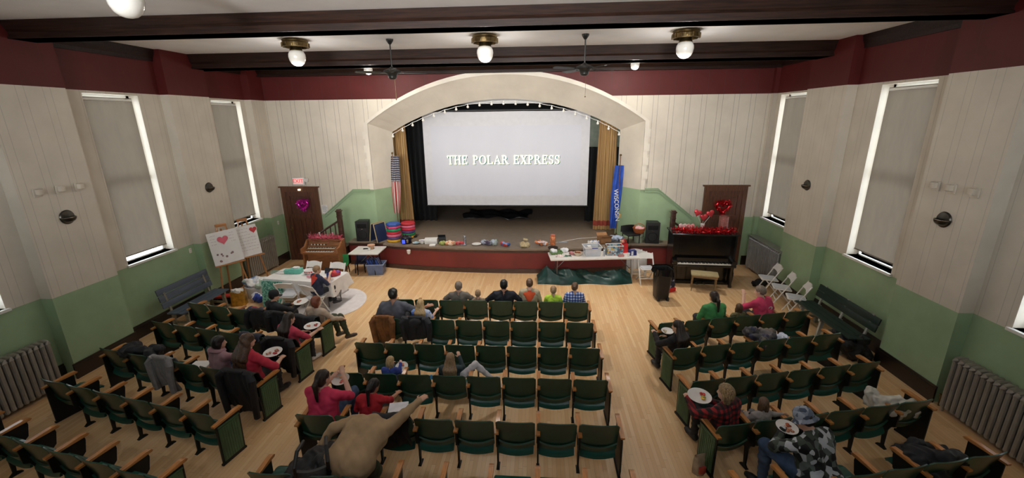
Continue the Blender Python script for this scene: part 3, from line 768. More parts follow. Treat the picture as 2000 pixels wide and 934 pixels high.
        n_ = np.sin(v[:, 0]*95+np.sin(v[:, 2]*21)*1.6)*.003+(np.sin(v[:, 2]*60+v[:, 0]*40)*.007*(hair == 'curly'))
        c_ = H_(0, 0, .12); dd = v-c_; dd /= np.linalg.norm(dd, axis=1)[:, None]; v = v+dd*n_[:, None]
        o = bpy.data.objects.new('hair', np_mesh('hair', W(v), f, [hm])); COL.objects.link(o); o.parent = body
    body['_k'] = 0; del body['_k']
    if extra: extra(body, H_, up, W, HR, hs, s)
    return body
def at_seat(sec, r, i, fwd=.29, dx=0.0):
    fwd = max(fwd, .285)
    x, y, rz, p = seat_at(sec, r, i); c, q = math.cos(rz), math.sin(rz)
    return ((x+dx*c-fwd*q, y+dx*q+fwd*c, 0), rz)
def hair_mat(nm, a, b):
    if nm in MC: return MC[nm]
    m = bpy.data.materials.new(nm); m.use_nodes = True; t = NT(m)
    nz = t.noise(t.scalev(t.coord(), (70, 70, 9)), 1.5, 3); t.col(t.ramp(nz, [(.35, lin(a)), (.65, lin(b))])); t.b.inputs['Roughness'].default_value = .42
    t.bump(nz, .5, .004); MC[nm] = m; return m
# ================================================================== STAGE, CEILING AND WALL FITTINGS
# projection screen with the projected title
M_scrwhite = mat('white_screen_border', (214, 213, 216), .8, var=.03)
def screen_mat():
    m = bpy.data.materials.new('lit_projection_screen'); m.use_nodes = True; t = NT(m)
    t.b.inputs['Base Color'].default_value = (.55, .55, .57, 1); t.b.inputs['Roughness'].default_value = .8
    nz = t.noise(t.scalev(t.coord(), (.8, 1, .35)), 1.6, 2)
    t.l.new(t.ramp(nz, [(.3, (.36, .36, .47)), (.7, (.46, .46, .56))]), t.b.inputs['Emission Color']); t.b.inputs['Emission Strength'].default_value = SCREEN_E
    return m
SCREEN_E = 0.26
scr = thing('projection_screen', 'large white projection screen showing a film title, hanging above the stage', 'projection screen', (-0.98, 2.0, 1.46))
mb = MB().grid(lambda u, v: ((u-.5)*5.88, .012*math.sin(u*14)*math.sin(v*5), .04+v*3.32), 24, 12, thick=.006); mb.build('fabric', M_scrwhite, scr, label='white screen fabric')
mb = MB().grid(lambda u, v: ((u-.5)*5.30-.01, -.010+.012*math.sin((u*.9+.05)*14)*math.sin(v*5), .42+v*2.46), 24, 12, thick=-.003); mb.build('projected_picture', screen_mat(), scr, label='pale lavender projected picture')
M_title = mat('projected_title_yellow', (250, 250, 200), .8, emit=(246, 248, 190), es=1.6, var=.0)
M_tshadow = mat('projected_title_shadow', (40, 110, 120), .8, emit=(30, 110, 120), es=.10, var=.0)
def serif(mb, txt, hgt, x0, y, z0, wsc=1.0):
    """roman capitals with bracketed serifs, drawn as strokes and returned width"""
    S, T, E = .16, .075, .055      # thick stem, thin stroke, serif height (unit height 1)
    x = x0
    def q(a, b, c, d): mb.prism([(x+hgt*p[0]*wsc, z0+hgt*p[1]) for p in (a, b, c, d)], y-.002, y, 'Y')
    def rect(a, b, c, d): q((a, c), (b, c), (b, d), (a, d))
    def stem(cx, w=S, bot=True, top=True):
        rect(cx-w/2, cx+w/2, 0, 1)
        if bot: rect(cx-w/2-.09, cx+w/2+.09, 0, E)
        if top: rect(cx-w/2-.09, cx+w/2+.09, 1-E, 1)
    def arc(cx, cz, rx, rz, a0, a1, w0, n=14):
        for i in range(n):
            a, b = a0+(a1-a0)*i/n, a0+(a1-a0)*(i+1)/n
            def pt(t, o): wv = w0*(.45+.55*abs(math.cos(t))); return (cx+(rx-o*wv)*math.cos(t), cz+(rz-o*T)*math.sin(t))
            q(pt(a, 0), pt(b, 0), pt(b, 1), pt(a, 1))
    for ch in txt:
        if ch == ' ': x += .55*hgt*wsc; continue
        if ch == 'T': stem(.40, top=False); rect(.02, .78, 1-T, 1); rect(.02, .02+T, .76, 1); rect(.78-T, .78, .76, 1); wd = .80
        elif ch == 'H': stem(.18); stem(.70); rect(.18, .70, .47, .47+T); wd = .90
        elif ch == 'E' or ch == 'L':
            stem(.18, top=ch == 'L'); rect(.1, .68, 0, T); rect(.68-T, .70, 0, .26); wd = .78
            if ch == 'E': rect(.1, .66, 1-T, 1); rect(.66-T, .66, .78, 1); rect(.2, .50, .49, .49+T); rect(.46, .52, .40, .64)
        elif ch in 'PR':
            stem(.18); arc(.34, .74, .30, .26, -PI/2, PI/2, S); rect(.2, .36, 1-T, 1); rect(.2, .36, .48, .48+T); wd = .72
            if ch == 'R': q((.34, .50), (.50, .50), (.86, 0), (.68, 0)); rect(.62, .92, 0, E); wd = .86
        elif ch == 'O': arc(.46, .5, .44, .52, 0, 2*PI, S*1.1, 28); wd = .94
        elif ch == 'A':
            q((.08, 0), (.08+T*1.1, 0), (.45, .93), (.41, 1)); q((.41, 1), (.47, 1), (.84, 0), (.66, 0)); rect(.2, .70, .30, .30+T); rect(-.02, .26, 0, E); rect(.56, .94, 0, E); wd = .92
        elif ch == 'X':
            q((.08, 1), (.28, 1), (.80, 0), (.60, 0)); q((.12, 0), (.21, 0), (.74, 1), (.65, 1))
            for a, b in ((0, .30), (.50, .90)): rect(a, b, 0, E)
            for a, b in ((0, .36), (.54, .86)): rect(a, b, 1-E, 1)
            wd = .88
        elif ch == 'S':
            arc(.32, .745, .26, .26, .15*PI, 1.5*PI, S); arc(.32, .255, .28, .26, -.92*PI, .5*PI, S); rect(.55, .60, .70, 1); rect(.03, .09, 0, .30); wd = .66
        x += (wd+.06)*hgt*wsc
    return x-x0
tb = MB(); wt = serif(tb, 'THE POLAR EXPRESS', .30, 0, 0, 0)
k_ = 4.05/wt
for m_, dx, dz, yy, nm in ((M_tshadow, .026, -.020, -.024, 'title_shadow'), (M_title, 0, 0, -.029, 'title_lettering')):
    tb = MB(); serif(tb, 'THE POLAR EXPRESS', .30, -2.11+dx, yy, 1.55+dz, k_); tb.build(nm, m_, scr, False)
mb = MB().cyl((-2.97, 0, .03), (2.97, 0, .03), .022); mb.build('bottom_bar', M_black, scr)
mb = MB().cyl((-3.0, .02, 3.40), (3.0, .02, 3.40), .05, n=12); mb.build('roller', M_black, scr)
for x in (-2.5, 2.5): MB().cyl((x, .02, 3.44), (x, .02, 4.84), .006, n=6).build('hanging_cord', M_black, scr)
mb = MB().rbox((-.95, 2.5, 5.22), (4.6, .12, .26), .02); struct('trim_stage_header', mb, M_white)
t = thing('scenery_flat', 'grey green scenery flat standing behind the right curtain', 'scenery', (2.55, 3.0, STG))
MB().bx(-.55, .75, -.02, .02, 0, 4.6).build('panel', mat('grey_green_flat', (128, 136, 122), .7), t, False); MB().bx(-.5, -.45, .02, .06, 0, 4.5).bx(.6, .65, .02, .06, 0, 4.5).build('batten', M_stagewood, t, False)
# front curtains: gold stripes with a red band near the hem
def stripe_mat(nm, cols, sc, axis=0):
    m = bpy.data.materials.new(nm); m.use_nodes = True; t = NT(m)
    nz = t.noise(t.scalev(t.coord(), (sc, sc*.2, .15)), 1.0, 2); n = len(cols)
    t.col(t.ramp(nz, [(.30+.4*i/(n-1), lin(c)) for i, c in enumerate(cols)])); t.b.inputs['Roughness'].default_value = .75
    return m
M_gold = stripe_mat('gold_brocade', [(112, 84, 52), (176, 142, 92), (140, 106, 66), (190, 160, 110)], 16)
M_goldred = mat('red_curtain_band', (150, 62, 48), .75, var=.2, vs=12)
for x0, x1, lb in ((-4.86, -4.33, 'left'), (2.20, 2.74, 'right')):
    drape('stage_curtain', x0, x1, 1.25, STG+.02, 4.75, 4.5, .045, M_gold, 'gold striped stage curtain with red hem band at the %s of the stage' % lb, 'curtain', None, .35,
          [('gold_cloth', .32, 3.95, M_gold), ('red_band', .14, .32, M_goldred), ('hem', 0, .14, M_gold)])
# string of round bulbs under the arch
t = thing('string_light', 'string of round white bulbs along the underside of the stage arch', 'string lights', (0, 0, 0))
ap = arch(ICX, IHW-.05, ISP-.02, ICR-.03, 60)[1:-1]
pts = [(ap[i][0], .70, ap[i][1]-.03-.02*math.sin(i*PI/3)**2) for i in range(len(ap))]
MB().tube(pts, .008, 6).build('cable', M_white, t)
M_bulb = mat('frosted_bulb', (236, 234, 226), .3, var=.02)
for i in range(0, 61, 3):
    x, y, z = pts[i]; mb = MB(); mb.cyl((x, y, z), (x, y, z-.05), .016, .018, 8); mb.ball((x, y, z-.085), .04, 10, 8); mb.build('bulb', M_bulb, t)

# ceiling lights
M_globe = mat('opal_glass_globe', (228, 226, 220), .15, var=.03, coat=.5)
def ceiling_light(x, y, label, small=False):
    t = thing('ceiling_light', label, 'ceiling light', (x, y, ZC), 0, 'globe ceiling lights'); mb = MB()
    mb.lathe([(.0, 0), (.23, 0), (.25, -.02), (.24, -.05), (.255, -.07), (.25, -.14), (.225, -.15), (.22, -.06), (0, -.05)], n=28)
    for k in range(14):
        a = 2*PI*k/14; mb.rbox((.256*math.cos(a), .256*math.sin(a), -.105), (.018, .042, .08), .005, r=(0, 0, a))
    mb.build('brass_ring', M_brass, t)
    MB().lathe([(0, -.05), (.10, -.06), (.11, -.16), (.125, -.20), (.12, -.215), (.10, -.215)], n=20).build('gallery', M_brass, t)
    MB().lathe([(.10, -.20), (.135, -.225), (.16, -.28), (.165, -.33), (.15, -.40), (.12, -.455), (.075, -.49), (.03, -.503), (0.0001, -.505)], n=24).build('glass_globe', M_globe, t, ang=60)
    if y > -6: bulb(t, -.66, LAMP_BIG, .12)
    if x in FLOOR_SPOT and y > -6: floor_spot(t, -.66, FLOOR_SPOT[x])
for x, lb in ((-4.72, 'left'), (-.85, 'middle'), (3.02, 'right')):
    ceiling_light(x, -4.25, 'brass ringed ceiling light with opal globe, %s one between the two beams' % lb)
ceiling_light(-4.15, -8.55, 'brass ringed ceiling light at top left, in front of the nearer beam')
for x, lb in ((-4.35, 'left'), (2.66, 'right')):
    t = thing('ceiling_globe', 'small plain globe light beyond the second beam, %s of the arch' % lb, 'ceiling light', (x, -1.45, ZC), 0, 'small globes near the stage wall')
    MB().lathe([(0, 0), (.09, 0), (.10, -.03), (.08, -.16), (.085, -.2), (0, -.2)], n=16).build('holder', M_brass, t)
    MB().lathe([(.07, -.19), (.10, -.23), (.115, -.29), (.10, -.36), (.06, -.40), (0.0001, -.415)], n=18).build('glass_globe', M_globe, t, ang=60); bulb(t, -.55, LAMP_SMALL, .10); floor_spot(t, -.55, 420.0)
# ceiling fans
M_fan = mat('dark_bronze_fan', (34, 34, 32), .4, .4)
def fan(x, y, ang, label):
    t = thing('ceiling_fan', label, 'ceiling fan', (x, y, ZC), ang, 'ceiling fans')
    MB().lathe([(0, 0), (.075, 0), (.07, -.03), (.03, -.09), (.018, -.10), (0, -.1)], n=16).build('canopy', M_fan, t)
    MB().cyl((0, 0, -.08), (0, 0, -.56), .014).build('down_rod', M_fan, t)
    MB().lathe([(.0, -.52), (.03, -.53), (.05, -.55), (.17, -.60), (.175, -.63), (.12, -.66), (.09, -.70), (.085, -.74), (.05, -.77), (0, -.775)], n=24).build('motor_housing', M_fan, t)
    for k in range(4):
        a = 2*PI*k/4; M = Matrix.Rotation(a, 4, 'Z'); mb = MB()
        mb.prism([(.10, -.02), (.24, -.03), (.24, .03), (.10, .02)], -.655, -.645, 'Z', M)
        mb.build('blade_iron', M_fan, t)
        mb = MB(); M2 = M @ Matrix.Translation((0, 0, -.64)) @ rotm(.2, 0, 0)
        mb.prism([(.22, -.05), (.45, -.07), (.70, -.065), (.73, -.03), (.73, .04), (.70, .07), (.45, .07), (.22, .05)], -.005, .005, 'Z', M2); mb.build('blade', M_fan, t)
    mb = MB().cyl((.04, 0, -.77), (.04, 0, -1.15), .003, n=6); mb.ball((.04, 0, -1.17), .014, 8, 6); mb.build('pull_chain', M_brass, t)
fan(-2.83, -4.05, .35, 'dark ceiling fan on a long rod, left of the middle globe light')
fan(1.13, -4.10, .55, 'dark ceiling fan on a long rod, right of the middle globe light')

# wall fittings
M_sconce = mat('dark_nickel', (84, 80, 74), .28, .9, var=.2)
def sconce(x, y, sgn, label):
    t = thing('wall_sconce', label, 'wall light', (x, y, 2.94), PI/2*sgn, 'round wall lights')
    MB().lathe([(0, .0), (.125, .0), (.13, .012), (.115, .03), (.06, .04), (0, .042)], n=28, M=rotm(-PI/2, 0, 0)).build('back_plate', M_sconce, t)
    mb = MB()
    def cup(u, v): a = PI*u; b = PI/2*v; return (.115*math.cos(a), .035+.085*math.sin(a)*math.cos(b), -.005-.085*math.sin(a)*math.sin(b))
    mb.grid(cup, 18, 8, thick=.006); mb.build('half_bowl_shade', M_sconce, t)
    mb = MB().tube([(.115*math.cos(PI*k/16), .035+.085*math.sin(PI*k/16), -.003) for k in range(17)], .008, 6); mb.build('bright_rim', M_chrome, t)
for x, y, s, lb in ((XL, -6.34, -1, 'round dark wall light on the left wall, nearer one below three small boxes'), (XL, -2.91, -1, 'round dark wall light on the left wall between the two windows'),
                    (XR, -6.22, 1, 'round dark wall light on the right wall, nearer one below three small boxes'), (XR, -2.57, 1, 'round dark wall light on the right wall between the two windows')):
    sconce(x, y, s, lb)
M_box = mat('cream_bracket_box', (206, 196, 180), .5, var=.05)
for x, s, ys, wall in ((XL, 1, (-6.68, -6.33, -6.01), 'left'), (XR, -1, (-6.59, -6.22, -5.94), 'right')):
    for y, pl in zip(ys, ('nearest the camera', 'in the middle', 'nearest the window')):
        t = thing('wall_box', 'small cream box on %s wall, one %s of three above wall light' % (wall, pl), 'wall box', (x, y, 3.44), 0, 'small cream boxes on the %s wall' % wall)
        MB().rbox((s*.012, 0, 0), (.024, .13, .15), .01).build('plate', M_box, t)
        MB().rbox((s*.06, 0, .015), (.075, .085, .10), .015).build('cover', M_box, t)
def plate(x, y, z, s, nm, lb, cat, holes):
    t = thing(nm, lb, cat, (x, y, z)); MB().rbox((s*.004, 0, 0), (.008, .075, .12), .004).build('plate', M_white, t)
    for h in holes: MB().rbox((s*.010, 0, h), (.008, .03, .035), .003).build('socket' if len(holes) > 1 else 'toggle', M_box, t)
plate(XL, -.32, 1.37, 1, 'light_switch', 'white light switch on the green dado beside the left door', 'switch', (0,))
plate(XLR, -3.66, 1.46, 1, 'wall_outlet', 'small white outlet plate on the green dado above the slate blue bench', 'outlet', (-.03, .03))
# exit sign with twin emergency lamps
t = thing('exit_sign', 'illuminated red exit sign with emergency lamps above the left door', 'exit sign', (-7.55, -.01, 2.70))
MB().rbox((0, -.05, 0), (.40, .09, .24), .02).build('housing', M_white, t)
MB().bx(-.155, .155, -.100, -.096, -.085, .085).build('sign_face', mat('exit_face_pink', (240, 190, 186), .4, emit=(255, 190, 186), es=.5, var=0), t, False)
mb = MB(); text_mesh('EXIT', .17, Matrix.Translation((0, -.103, 0)) @ rotm(PI/2, 0, 0), mb, .001); mb.build('lettering', mat('exit_red', (200, 20, 34), .4, emit=(220, 16, 32), es=.55, var=0), t, False)
mb = MB(); mb.rbox((.25, -.04, .02), (.12, .07, .12), .02); mb.build('battery_box', M_white, t)
for x in (.22, .30): mb = MB(); mb.cyl((x, -.06, .06), (x, -.13, .04), .035, .042, 12); mb.build('emergency_lamp', M_white, t)
# paper notice on the boards beside the left door
t = MB().bx(-.095, .095, -.006, 0, -.14, .14); o = t.build('paper_notice', mat('notice_paper', (224, 222, 220), .7), None, False); put(o, (-6.84, 0, 1.76)); tag(o, 'white paper notice on the boards right of the left door', 'notice')
mb = MB()
for k in range(7): mb.bx(-.07, .05+.02*(k % 3), -.008, -.006, .10-k*.032, .108-k*.032)
mb.build('printed_line', mat('grey_ink', (120, 120, 124), .7), o, False)
o = MB().rbox((0, -.035, 0), (.07, .06, .05), .01).build('door_light', mat('small_lamp_glow', (250, 240, 210), .4, emit=(255, 236, 190), es=2.5, var=0)); put(o, (-7.56, -.06, 2.42)); tag(o, 'tiny glowing lamp on the left door frame below the exit sign', 'lamp')

# heart wreaths of tinsel
def heart_pt(a, k=1.0): return (k*16*math.sin(a)**3/17, k*(13*math.cos(a)-5*math.cos(2*a)-2*math.cos(3*a)-math.cos(4*a))/17)
def tinsel(mb, path, r, n, rs):
    for i in range(n):
        p = path[rs.randint(len(path))]; d = rs.normal(size=3); d /= np.linalg.norm(d); q = np.array(p)+d*r*rs.uniform(.2, 1); w = rs.normal(size=3); w /= np.linalg.norm(w); u = np.cross(d, w)
        L_ = r*rs.uniform(.5, .9); a = q; b = q+d*L_+w*.02; mb.add([a-u*.009, a+u*.009, b+u*.006, b-u*.006], [(0, 1, 2, 3)])
def wreath(loc, size, m1, label):
    t = thing('heart_wreath', label, 'wreath', loc); rs = np.random.RandomState(3)
    path = [(heart_pt(a, size)[0], -.07, heart_pt(a, size)[1]) for a in np.linspace(0, 2*PI, 60, endpoint=False)]
    MB().tube(path, .036, 8, True).build('wreath_ring', m1, t)
    mb = MB(); tinsel(mb, path, .062, 900, rs); mb.build('tinsel', m1, t, False)
    return t
M_pinkfoil = mat('magenta_foil', (214, 56, 178), .25, .7, var=.4, vs=25); M_redfoil = mat('red_foil', (190, 22, 30), .22, .6, var=.45, vs=25)
wreath((-7.50, -.03, 1.93), .17, M_pinkfoil, 'magenta tinsel heart wreath hanging on the left door')
wreath((5.87, -.03, 1.90), .205, M_redfoil, 'red tinsel heart wreath hanging on the right door behind the piano')

# radiators
M_rad = mat('grey_beige_radiator_paint', (150, 144, 134), .35, .2, var=.08); M_radd = mat('silver_radiator_paint', (158, 158, 156), .35, .5, var=.1)
def radiator(loc, rz, n, h, pitch, m, label, cover=False):
    t = thing('radiator', label, 'radiator', loc, rz); W = n*pitch
    for k in range(n):
        x = -W/2+(k+.5)*pitch; mb = MB()
        for y in (-.075, 0, .075): mb.tube([(x, y, .10), (x, y, h-.06)], pitch*.36, 8)
        mb.tube([(x, -.085, h-.085), (x, -.07, h-.045), (x, 0, h-.03), (x, .07, h-.045), (x, .085, h-.085)], pitch*.42, 8); mb.tube([(x, -.085, .11), (x, 0, .085), (x, .085, .11)], pitch*.42, 8)
        if k in (0, n-1):
            for y in (-.06, .06): mb.cyl((x, y, 0), (x, y, .12), .022, .03, 8)
        mb.build('radiator_section', m, t)
    MB().cyl((-W/2, 0, .13), (W/2, 0, .13), .022).build('pipe', m, t)
    if cover: MB().rbox((0, 0, h+.012), (W+.04, .25, .022), .01).build('top_shelf', m, t)
    v = MB(); v.cyl((W/2, 0, .13), (W/2+.10, 0, .13), .016); v.cyl((W/2+.08, 0, 0), (W/2+.08, 0, .18), .015); v.lathe([(0, 0), (.03, .01), (.03, .03), (0, .04)], c=(W/2+.08, 0, .18), n=10); v.build('valve', M_brass, t)
    return t
radiator((XLR+.20, -1.38, 0), -PI/2, 15, 1.08, .088, M_rad, 'pale ribbed radiator under the far left window behind the easels')
radiator((XLR+.20, -8.06, 0), -PI/2, 19, .97, .088, M_rad, 'long ribbed radiator on the near left wall beside the seats')
radiator((XRR-.20, -8.00, 0), PI/2, 22, .97, .088, M_rad, 'long ribbed radiator on the near right wall beside the seats')
radiator((XRR-.20, -1.15, 0), PI/2, 20, 1.05, .085, M_radd, 'silver radiator with shelf under the far right window', True)

# stairs with newels either side of the stage
M_stair = wood('dark_stair_wood', (70, 46, 36), .35, .3)
def stairs(sgn, x0, label):
    """flight rising towards the stage along the far wall"""
    t = thing('stage_stairs', label, 'stairs', (x0, -.42, 0)); n = 4; run = .26
    for k in range(n):
        z = STG*(k+1)/(n+1); a, b = sorted((sgn*k*run, sgn*(k+1)*run)); MB().bx(a-.015, b+.015, -.32, .36, z-.03, z).bx(a, b, -.30, .36, 0, z-.03).build('step', M_stair, t, False)
    for nx, h, z0 in ((sgn*-.02, 1.05, 0), (sgn*(n*run+.05), 1.86-.0, 0)):
        mb = MB().rbox((nx, -.38, h/2), (.13, .13, h), .012); mb.rbox((nx, -.38, h+.015), (.17, .17, .04), .01); mb.rbox((nx, -.38, h+.05), (.12, .12, .04), .01); mb.rbox((nx, -.38, h-.16), (.15, .15, .025), .006); mb.build('newel_post', M_stair, t)
    L_ = n*run; mb = MB(); a = Vector((0, -.38, .93)); b = Vector((sgn*L_, -.38, .93+STG*.8+.0))
    for off, r in ((0, .035), (-.55, .022)):
        mb.tube([a+Vector((0, 0, off)), b+Vector((0, 0, off))], r, 6)
    mb.build('handrail', M_stair, t, False)
    for k in range(6):
        f = (k+.6)/6.4; p = a.lerp(b, f); mb = MB().rbox((p.x, p.y, p.z-.275), (.028, .028, .53), .004); mb.build('baluster', M_stair, t)
stairs(1, -7.06, 'dark wooden stairs with square newels left of the stage')
stairs(-1, 5.27, 'dark wooden stairs with tall newel behind the black piano')
# ================================================================== FURNITURE AND THINGS
M_resin = mat('white_folding_chair_resin', (222, 220, 216), .4, var=.04)
M_pad = mat('pale_grey_vinyl_seat', (196, 198, 204), .45, var=.05)
def folding_chair(loc, rz, label, group='white folding chairs', folded=False):
    t = thing('folding_chair', label, 'chair', loc, rz, group)
    def bar(mb, a, b, w=.034, d=.022):
        a = Vector(a); b = Vector(b); q = (b-a).to_track_quat('Z', 'Y').to_matrix().to_4x4(); mb.rbox((0, 0, (b-a).length/2), (w if abs((b-a).x) < .01 else d, d, (b-a).length), .006, M=Matrix.Translation(a) @ q)
    if not folded: ft, bt, rf, rs = (.23, 0), (-.20, .82), (-.24, 0), (.12, .44)
    else: ft, bt, rf, rs = (.05, 0), (-.03, .80), (-.02, .02), (.03, .52)
    for x in (-.215, .215):
        mb = MB(); bar(mb, (x, *ft), (x, *bt)); mb.build('front_leg', M_resin, t)
        mb = MB(); bar(mb, (x*.87, *rf), (x*.87, *rs)); mb.build('rear_leg', M_resin, t)
    def L(p, q, z): k = (z-p[1])/(q[1]-p[1]); return p[0]+(q[0]-p[0])*k
    y1 = L(ft, bt, .76)
    def back(u, v): x = (u-.5)*.42; return (x, L(ft, bt, .66+.17*v)-.035*(1-(2*u-1)**2)+.012, .665+.125*v+.035*v*(1-(2*u-1)**2))
    MB().grid(back, 10, 3, thick=.022).build('backrest', M_resin, t)
    mb = MB(); z = .16; bar(mb, (-.215, L(ft, bt, z), z), (.215, L(ft, bt, z), z)); z = .40 if folded else .30; mb.build('stretcher', M_resin, t)
    for q in (z, .10): mb = MB(); bar(mb, (-.19, L(rf, rs, q), q), (.19, L(rf, rs, q), q)); mb.build('stretcher', M_resin, t)
    if not folded:
        MB().rbox((0, .03, .44), (.38, .40, .03), .02, r=(.05, 0, 0)).build('seat', M_resin, t); MB().rbox((0, .03, .462), (.33, .34, .02), .03, r=(.05, 0, 0)).build('seat_pad', M_pad, t)
    else:
        MB().rbox((0, .035, .47), (.37, .03, .38), .02, r=(.05, 0, 0)).build('seat', M_resin, t); MB().rbox((0, .018, .47), (.31, .012, .32), .004, r=(.05, 0, 0)).build('seat_pad', M_pad, t)
    return t
for y, rz, lb in ((-2.38, 1.35, 'far end, nearest the radiator'), (-3.02, 1.25, 'in the middle'), (-3.66, 1.2, 'near end, nearest the green bench')):
    folding_chair((6.33, y, 0), rz, 'open white folding chair along right wall, %s' % lb, 'white folding chairs along the right wall')
folding_chair((3.30, -1.66, 0), .12+PI, 'open white folding chair facing the seats between goods table and bin', 'white folding chairs by the goods table')
for k, lb in enumerate(('nearer', 'farther')):
    folding_chair((3.17-.10*k, -1.30+.17*k, 0), .12+PI, 'folded white chair behind the right end of the goods table, %s one' % lb, 'white folding chairs by the goods table', True)
def fold_table(loc, rz, L, W, H, label, rnd=.06):
    t = thing('folding_table', label, 'table', loc, rz)
    MB().rbox((0, 0, H-.02), (L, W, .04), rnd, seg=4).build('table_top', mat('white_plastic_table', (216, 212, 206), .4, var=.04), t)
    for s in (-1, 1):
        x = s*(L/2-.22)
        for q in (-1, 1):
            mb = MB().tube([(x, q*W*.30, H-.04), (x+s*.03, q*W*.36, .02), (x+s*.03, q*W*.36, 0)], .0135, 8); mb.build('leg', M_blackm if L < 1.2 else mat('grey_steel_tube', (130, 130, 128), .35, .7), t)
        mb = MB().cyl((x+s*.015, -W*.33, H*.45), (x+s*.015, W*.33, H*.45), .011); mb.cyl((x+s*.01, 0, H*.45), (x-s*.32, 0, H-.05), .009); mb.build('leg_brace', mat('grey_steel_tube', (130, 130, 128), .35, .7), t)
    return t
# ---- goods table right of the stage
fold_table((1.80, -1.46, 0), .10, 2.55, .70, .74, 'long white folding table of craft supplies in front of the stage at right')
def heap_mesh(name, d, m, n=14, seed=1, h=.014, r=(.06, .10), flat=.5, wr=.008):
    """soft crumpled mass: random tapered rolls merged into one skin and wrinkled"""
    rs = np.random.RandomState(seed); P = []; d = np.array(d)
    for i in range(n):
        a = rs.uniform(-.5, .5, 3)*d; b = a+rs.normal(size=3)*d*.28; a[2] = abs(a[2]); b[2] = abs(b[2]); b = np.clip(b, -d*.5, d*.5)
        P.append(cone(a*(1, 1, .9), b*(1, 1, .9), rs.uniform(*r), rs.uniform(*r), 1, .035))
    V, F, l = sdf(P, h); V = relax(V, F, 1); z0 = V[:, 2].min()
    V[:, 2] = np.where(V[:, 2] < z0+.05, z0+(V[:, 2]-z0)*.3, V[:, 2]); V[:, 2] -= V[:, 2].min()
    ph = rs.uniform(0, 6, 3); V += (wr*np.sin(V[:, [1, 2, 0]]*62+ph+2*np.sin(V[:, [2, 0, 1]]*23)))
    V[:, 2] = np.maximum(V[:, 2], 0)
    return np_mesh(name, V, F, [m])
def heap(name, label, cat, loc, d, m, rz=0, group=None, parts=None, **k):
    o = bpy.data.objects.new(name, heap_mesh(name, d, m, **k)); COL.objects.link(o); o.location = loc; o.rotation_euler = (0, 0, rz)
    return tag(o, label, cat, group)
def one(name, mb, m, label, cat, loc, rz=0, group=None, smooth=True):
    o = mb.build(name, m, None, smooth); put(o, loc, rz); return tag(o, label, cat, group)
TZ = .742
M_clear = mat('clear_plastic', (214, 220, 228), .2, var=.05, alpha=.45); M_clearb = mat('clear_bag_plastic', (190, 196, 206), .2, var=.2, alpha=.55, vs=20)
M_paper = mat('white_paper', (230, 228, 224), .7, var=.03)
def bin_mesh(t, L, W, H, m, rim, nm='tub'):
    mb = MB(); k = .86
    for f, w_ in ((1, 0), (.955, 1)):
        pass
    ring = lambda l, w, z: [(-l/2, -w/2, z), (l/2, -w/2, z), (l/2, w/2, z), (-l/2, w/2, z)]
    vs = ring(L*k, W*k, 0)+ring(L, W, H)+ring(L-.012, W-.012, H)+ring(L*k-.012, W*k-.012, .006); fs = [(3, 2, 1, 0), (12, 13, 14, 15)]
    for b in (0, 4, 8): fs += [(b+i, b+(i+1) % 4, b+4+(i+1) % 4, b+4+i) for i in range(4)]
    mb.add(vs, fs); mb.build(nm, m, t, False)
    mb = MB()
    for a, b, c, d in ((-L/2-.015, L/2+.015, -W/2-.015, -W/2), (-L/2-.015, L/2+.015, W/2, W/2+.015), (-L/2-.015, -L/2, -W/2, W/2), (L/2, L/2+.015, -W/2, W/2)): mb.bx(a, b, c, d, H-.02, H+.004)
    mb.build('rim', rim, t, False)
t = thing('storage_bin', 'clear plastic storage bin with white contents on the goods table', 'storage bin', (1.77, -1.42, TZ), .12)
bin_mesh(t, .48, .40, .27, M_clear, mat('clear_rim', (226, 228, 232), .3)); MB().bx(-.05, .12, -.222, -.205, .24, .265).build('blue_latch', mat('blue_latch', (40, 56, 130), .4), t, False)
o = heap('packing_paper', 'pale pink and white packing paper inside the clear bin', 'paper', (1.77, -1.44, TZ+.012), (.26, .22, .10), mat('pale_pink_paper', (226, 206, 204), .7), n=9, r=(.03, .05), seed=3)
one('tissue_box', MB().rbox((0, 0, .05), (.11, .10, .10), .01), M_paper, 'white tissue box standing in the back of the clear bin', 'box', (1.70, -1.31, TZ+.13), .2)
def confetti_mat(nm, cols, sc=22, rough=.6):
    m = bpy.data.materials.new(nm); m.use_nodes = True; t = NT(m); v = t.n.new('ShaderNodeTexVoronoi'); v.inputs['Scale'].default_value = sc; t.l.new(t.coord(), v.inputs['Vector'])
    sx = t.sep(v.outputs['Color']); n = len(cols); t.col(t.ramp(sx[0], [(i/n, lin(c)) for i, c in enumerate(cols)], True)); t.b.inputs['Roughness'].default_value = rough
    return m
t = thing('gift_box', 'open patterned gift box in blue, yellow and red on the goods table', 'gift box', (2.42, -1.36, TZ), .10)
mb = MB()
for a, b, c, d in ((-.23, .23, -.13, -.122), (-.23, .23, .122, .13), (-.23, -.222, -.13, .13), (.222, .23, -.13, .13)): mb.bx(a, b, c, d, 0, .27)
mb.bx(-.23, .23, -.13, .13, 0, .008); mb.build('patterned_side', confetti_mat('party_pattern', [(186, 200, 206), (70, 122, 150), (206, 172, 92), (150, 72, 62), (126, 172, 178), (84, 100, 118), (150, 150, 150)], 17), t, False)
mb = MB(); mb.tube([(-.23, -.13, .275), (.23, -.13, .275), (.23, .13, .275), (-.23, .13, .275)], .012, 6, True); mb.build('white_rim', M_white, t); MB().bx(-.21, .21, -.11, .11, .17, .18).build('black_liner', M_black, t, False)
M_redbag = mat('red_nonwoven_bag', (214, 38, 40), .7, var=.15)
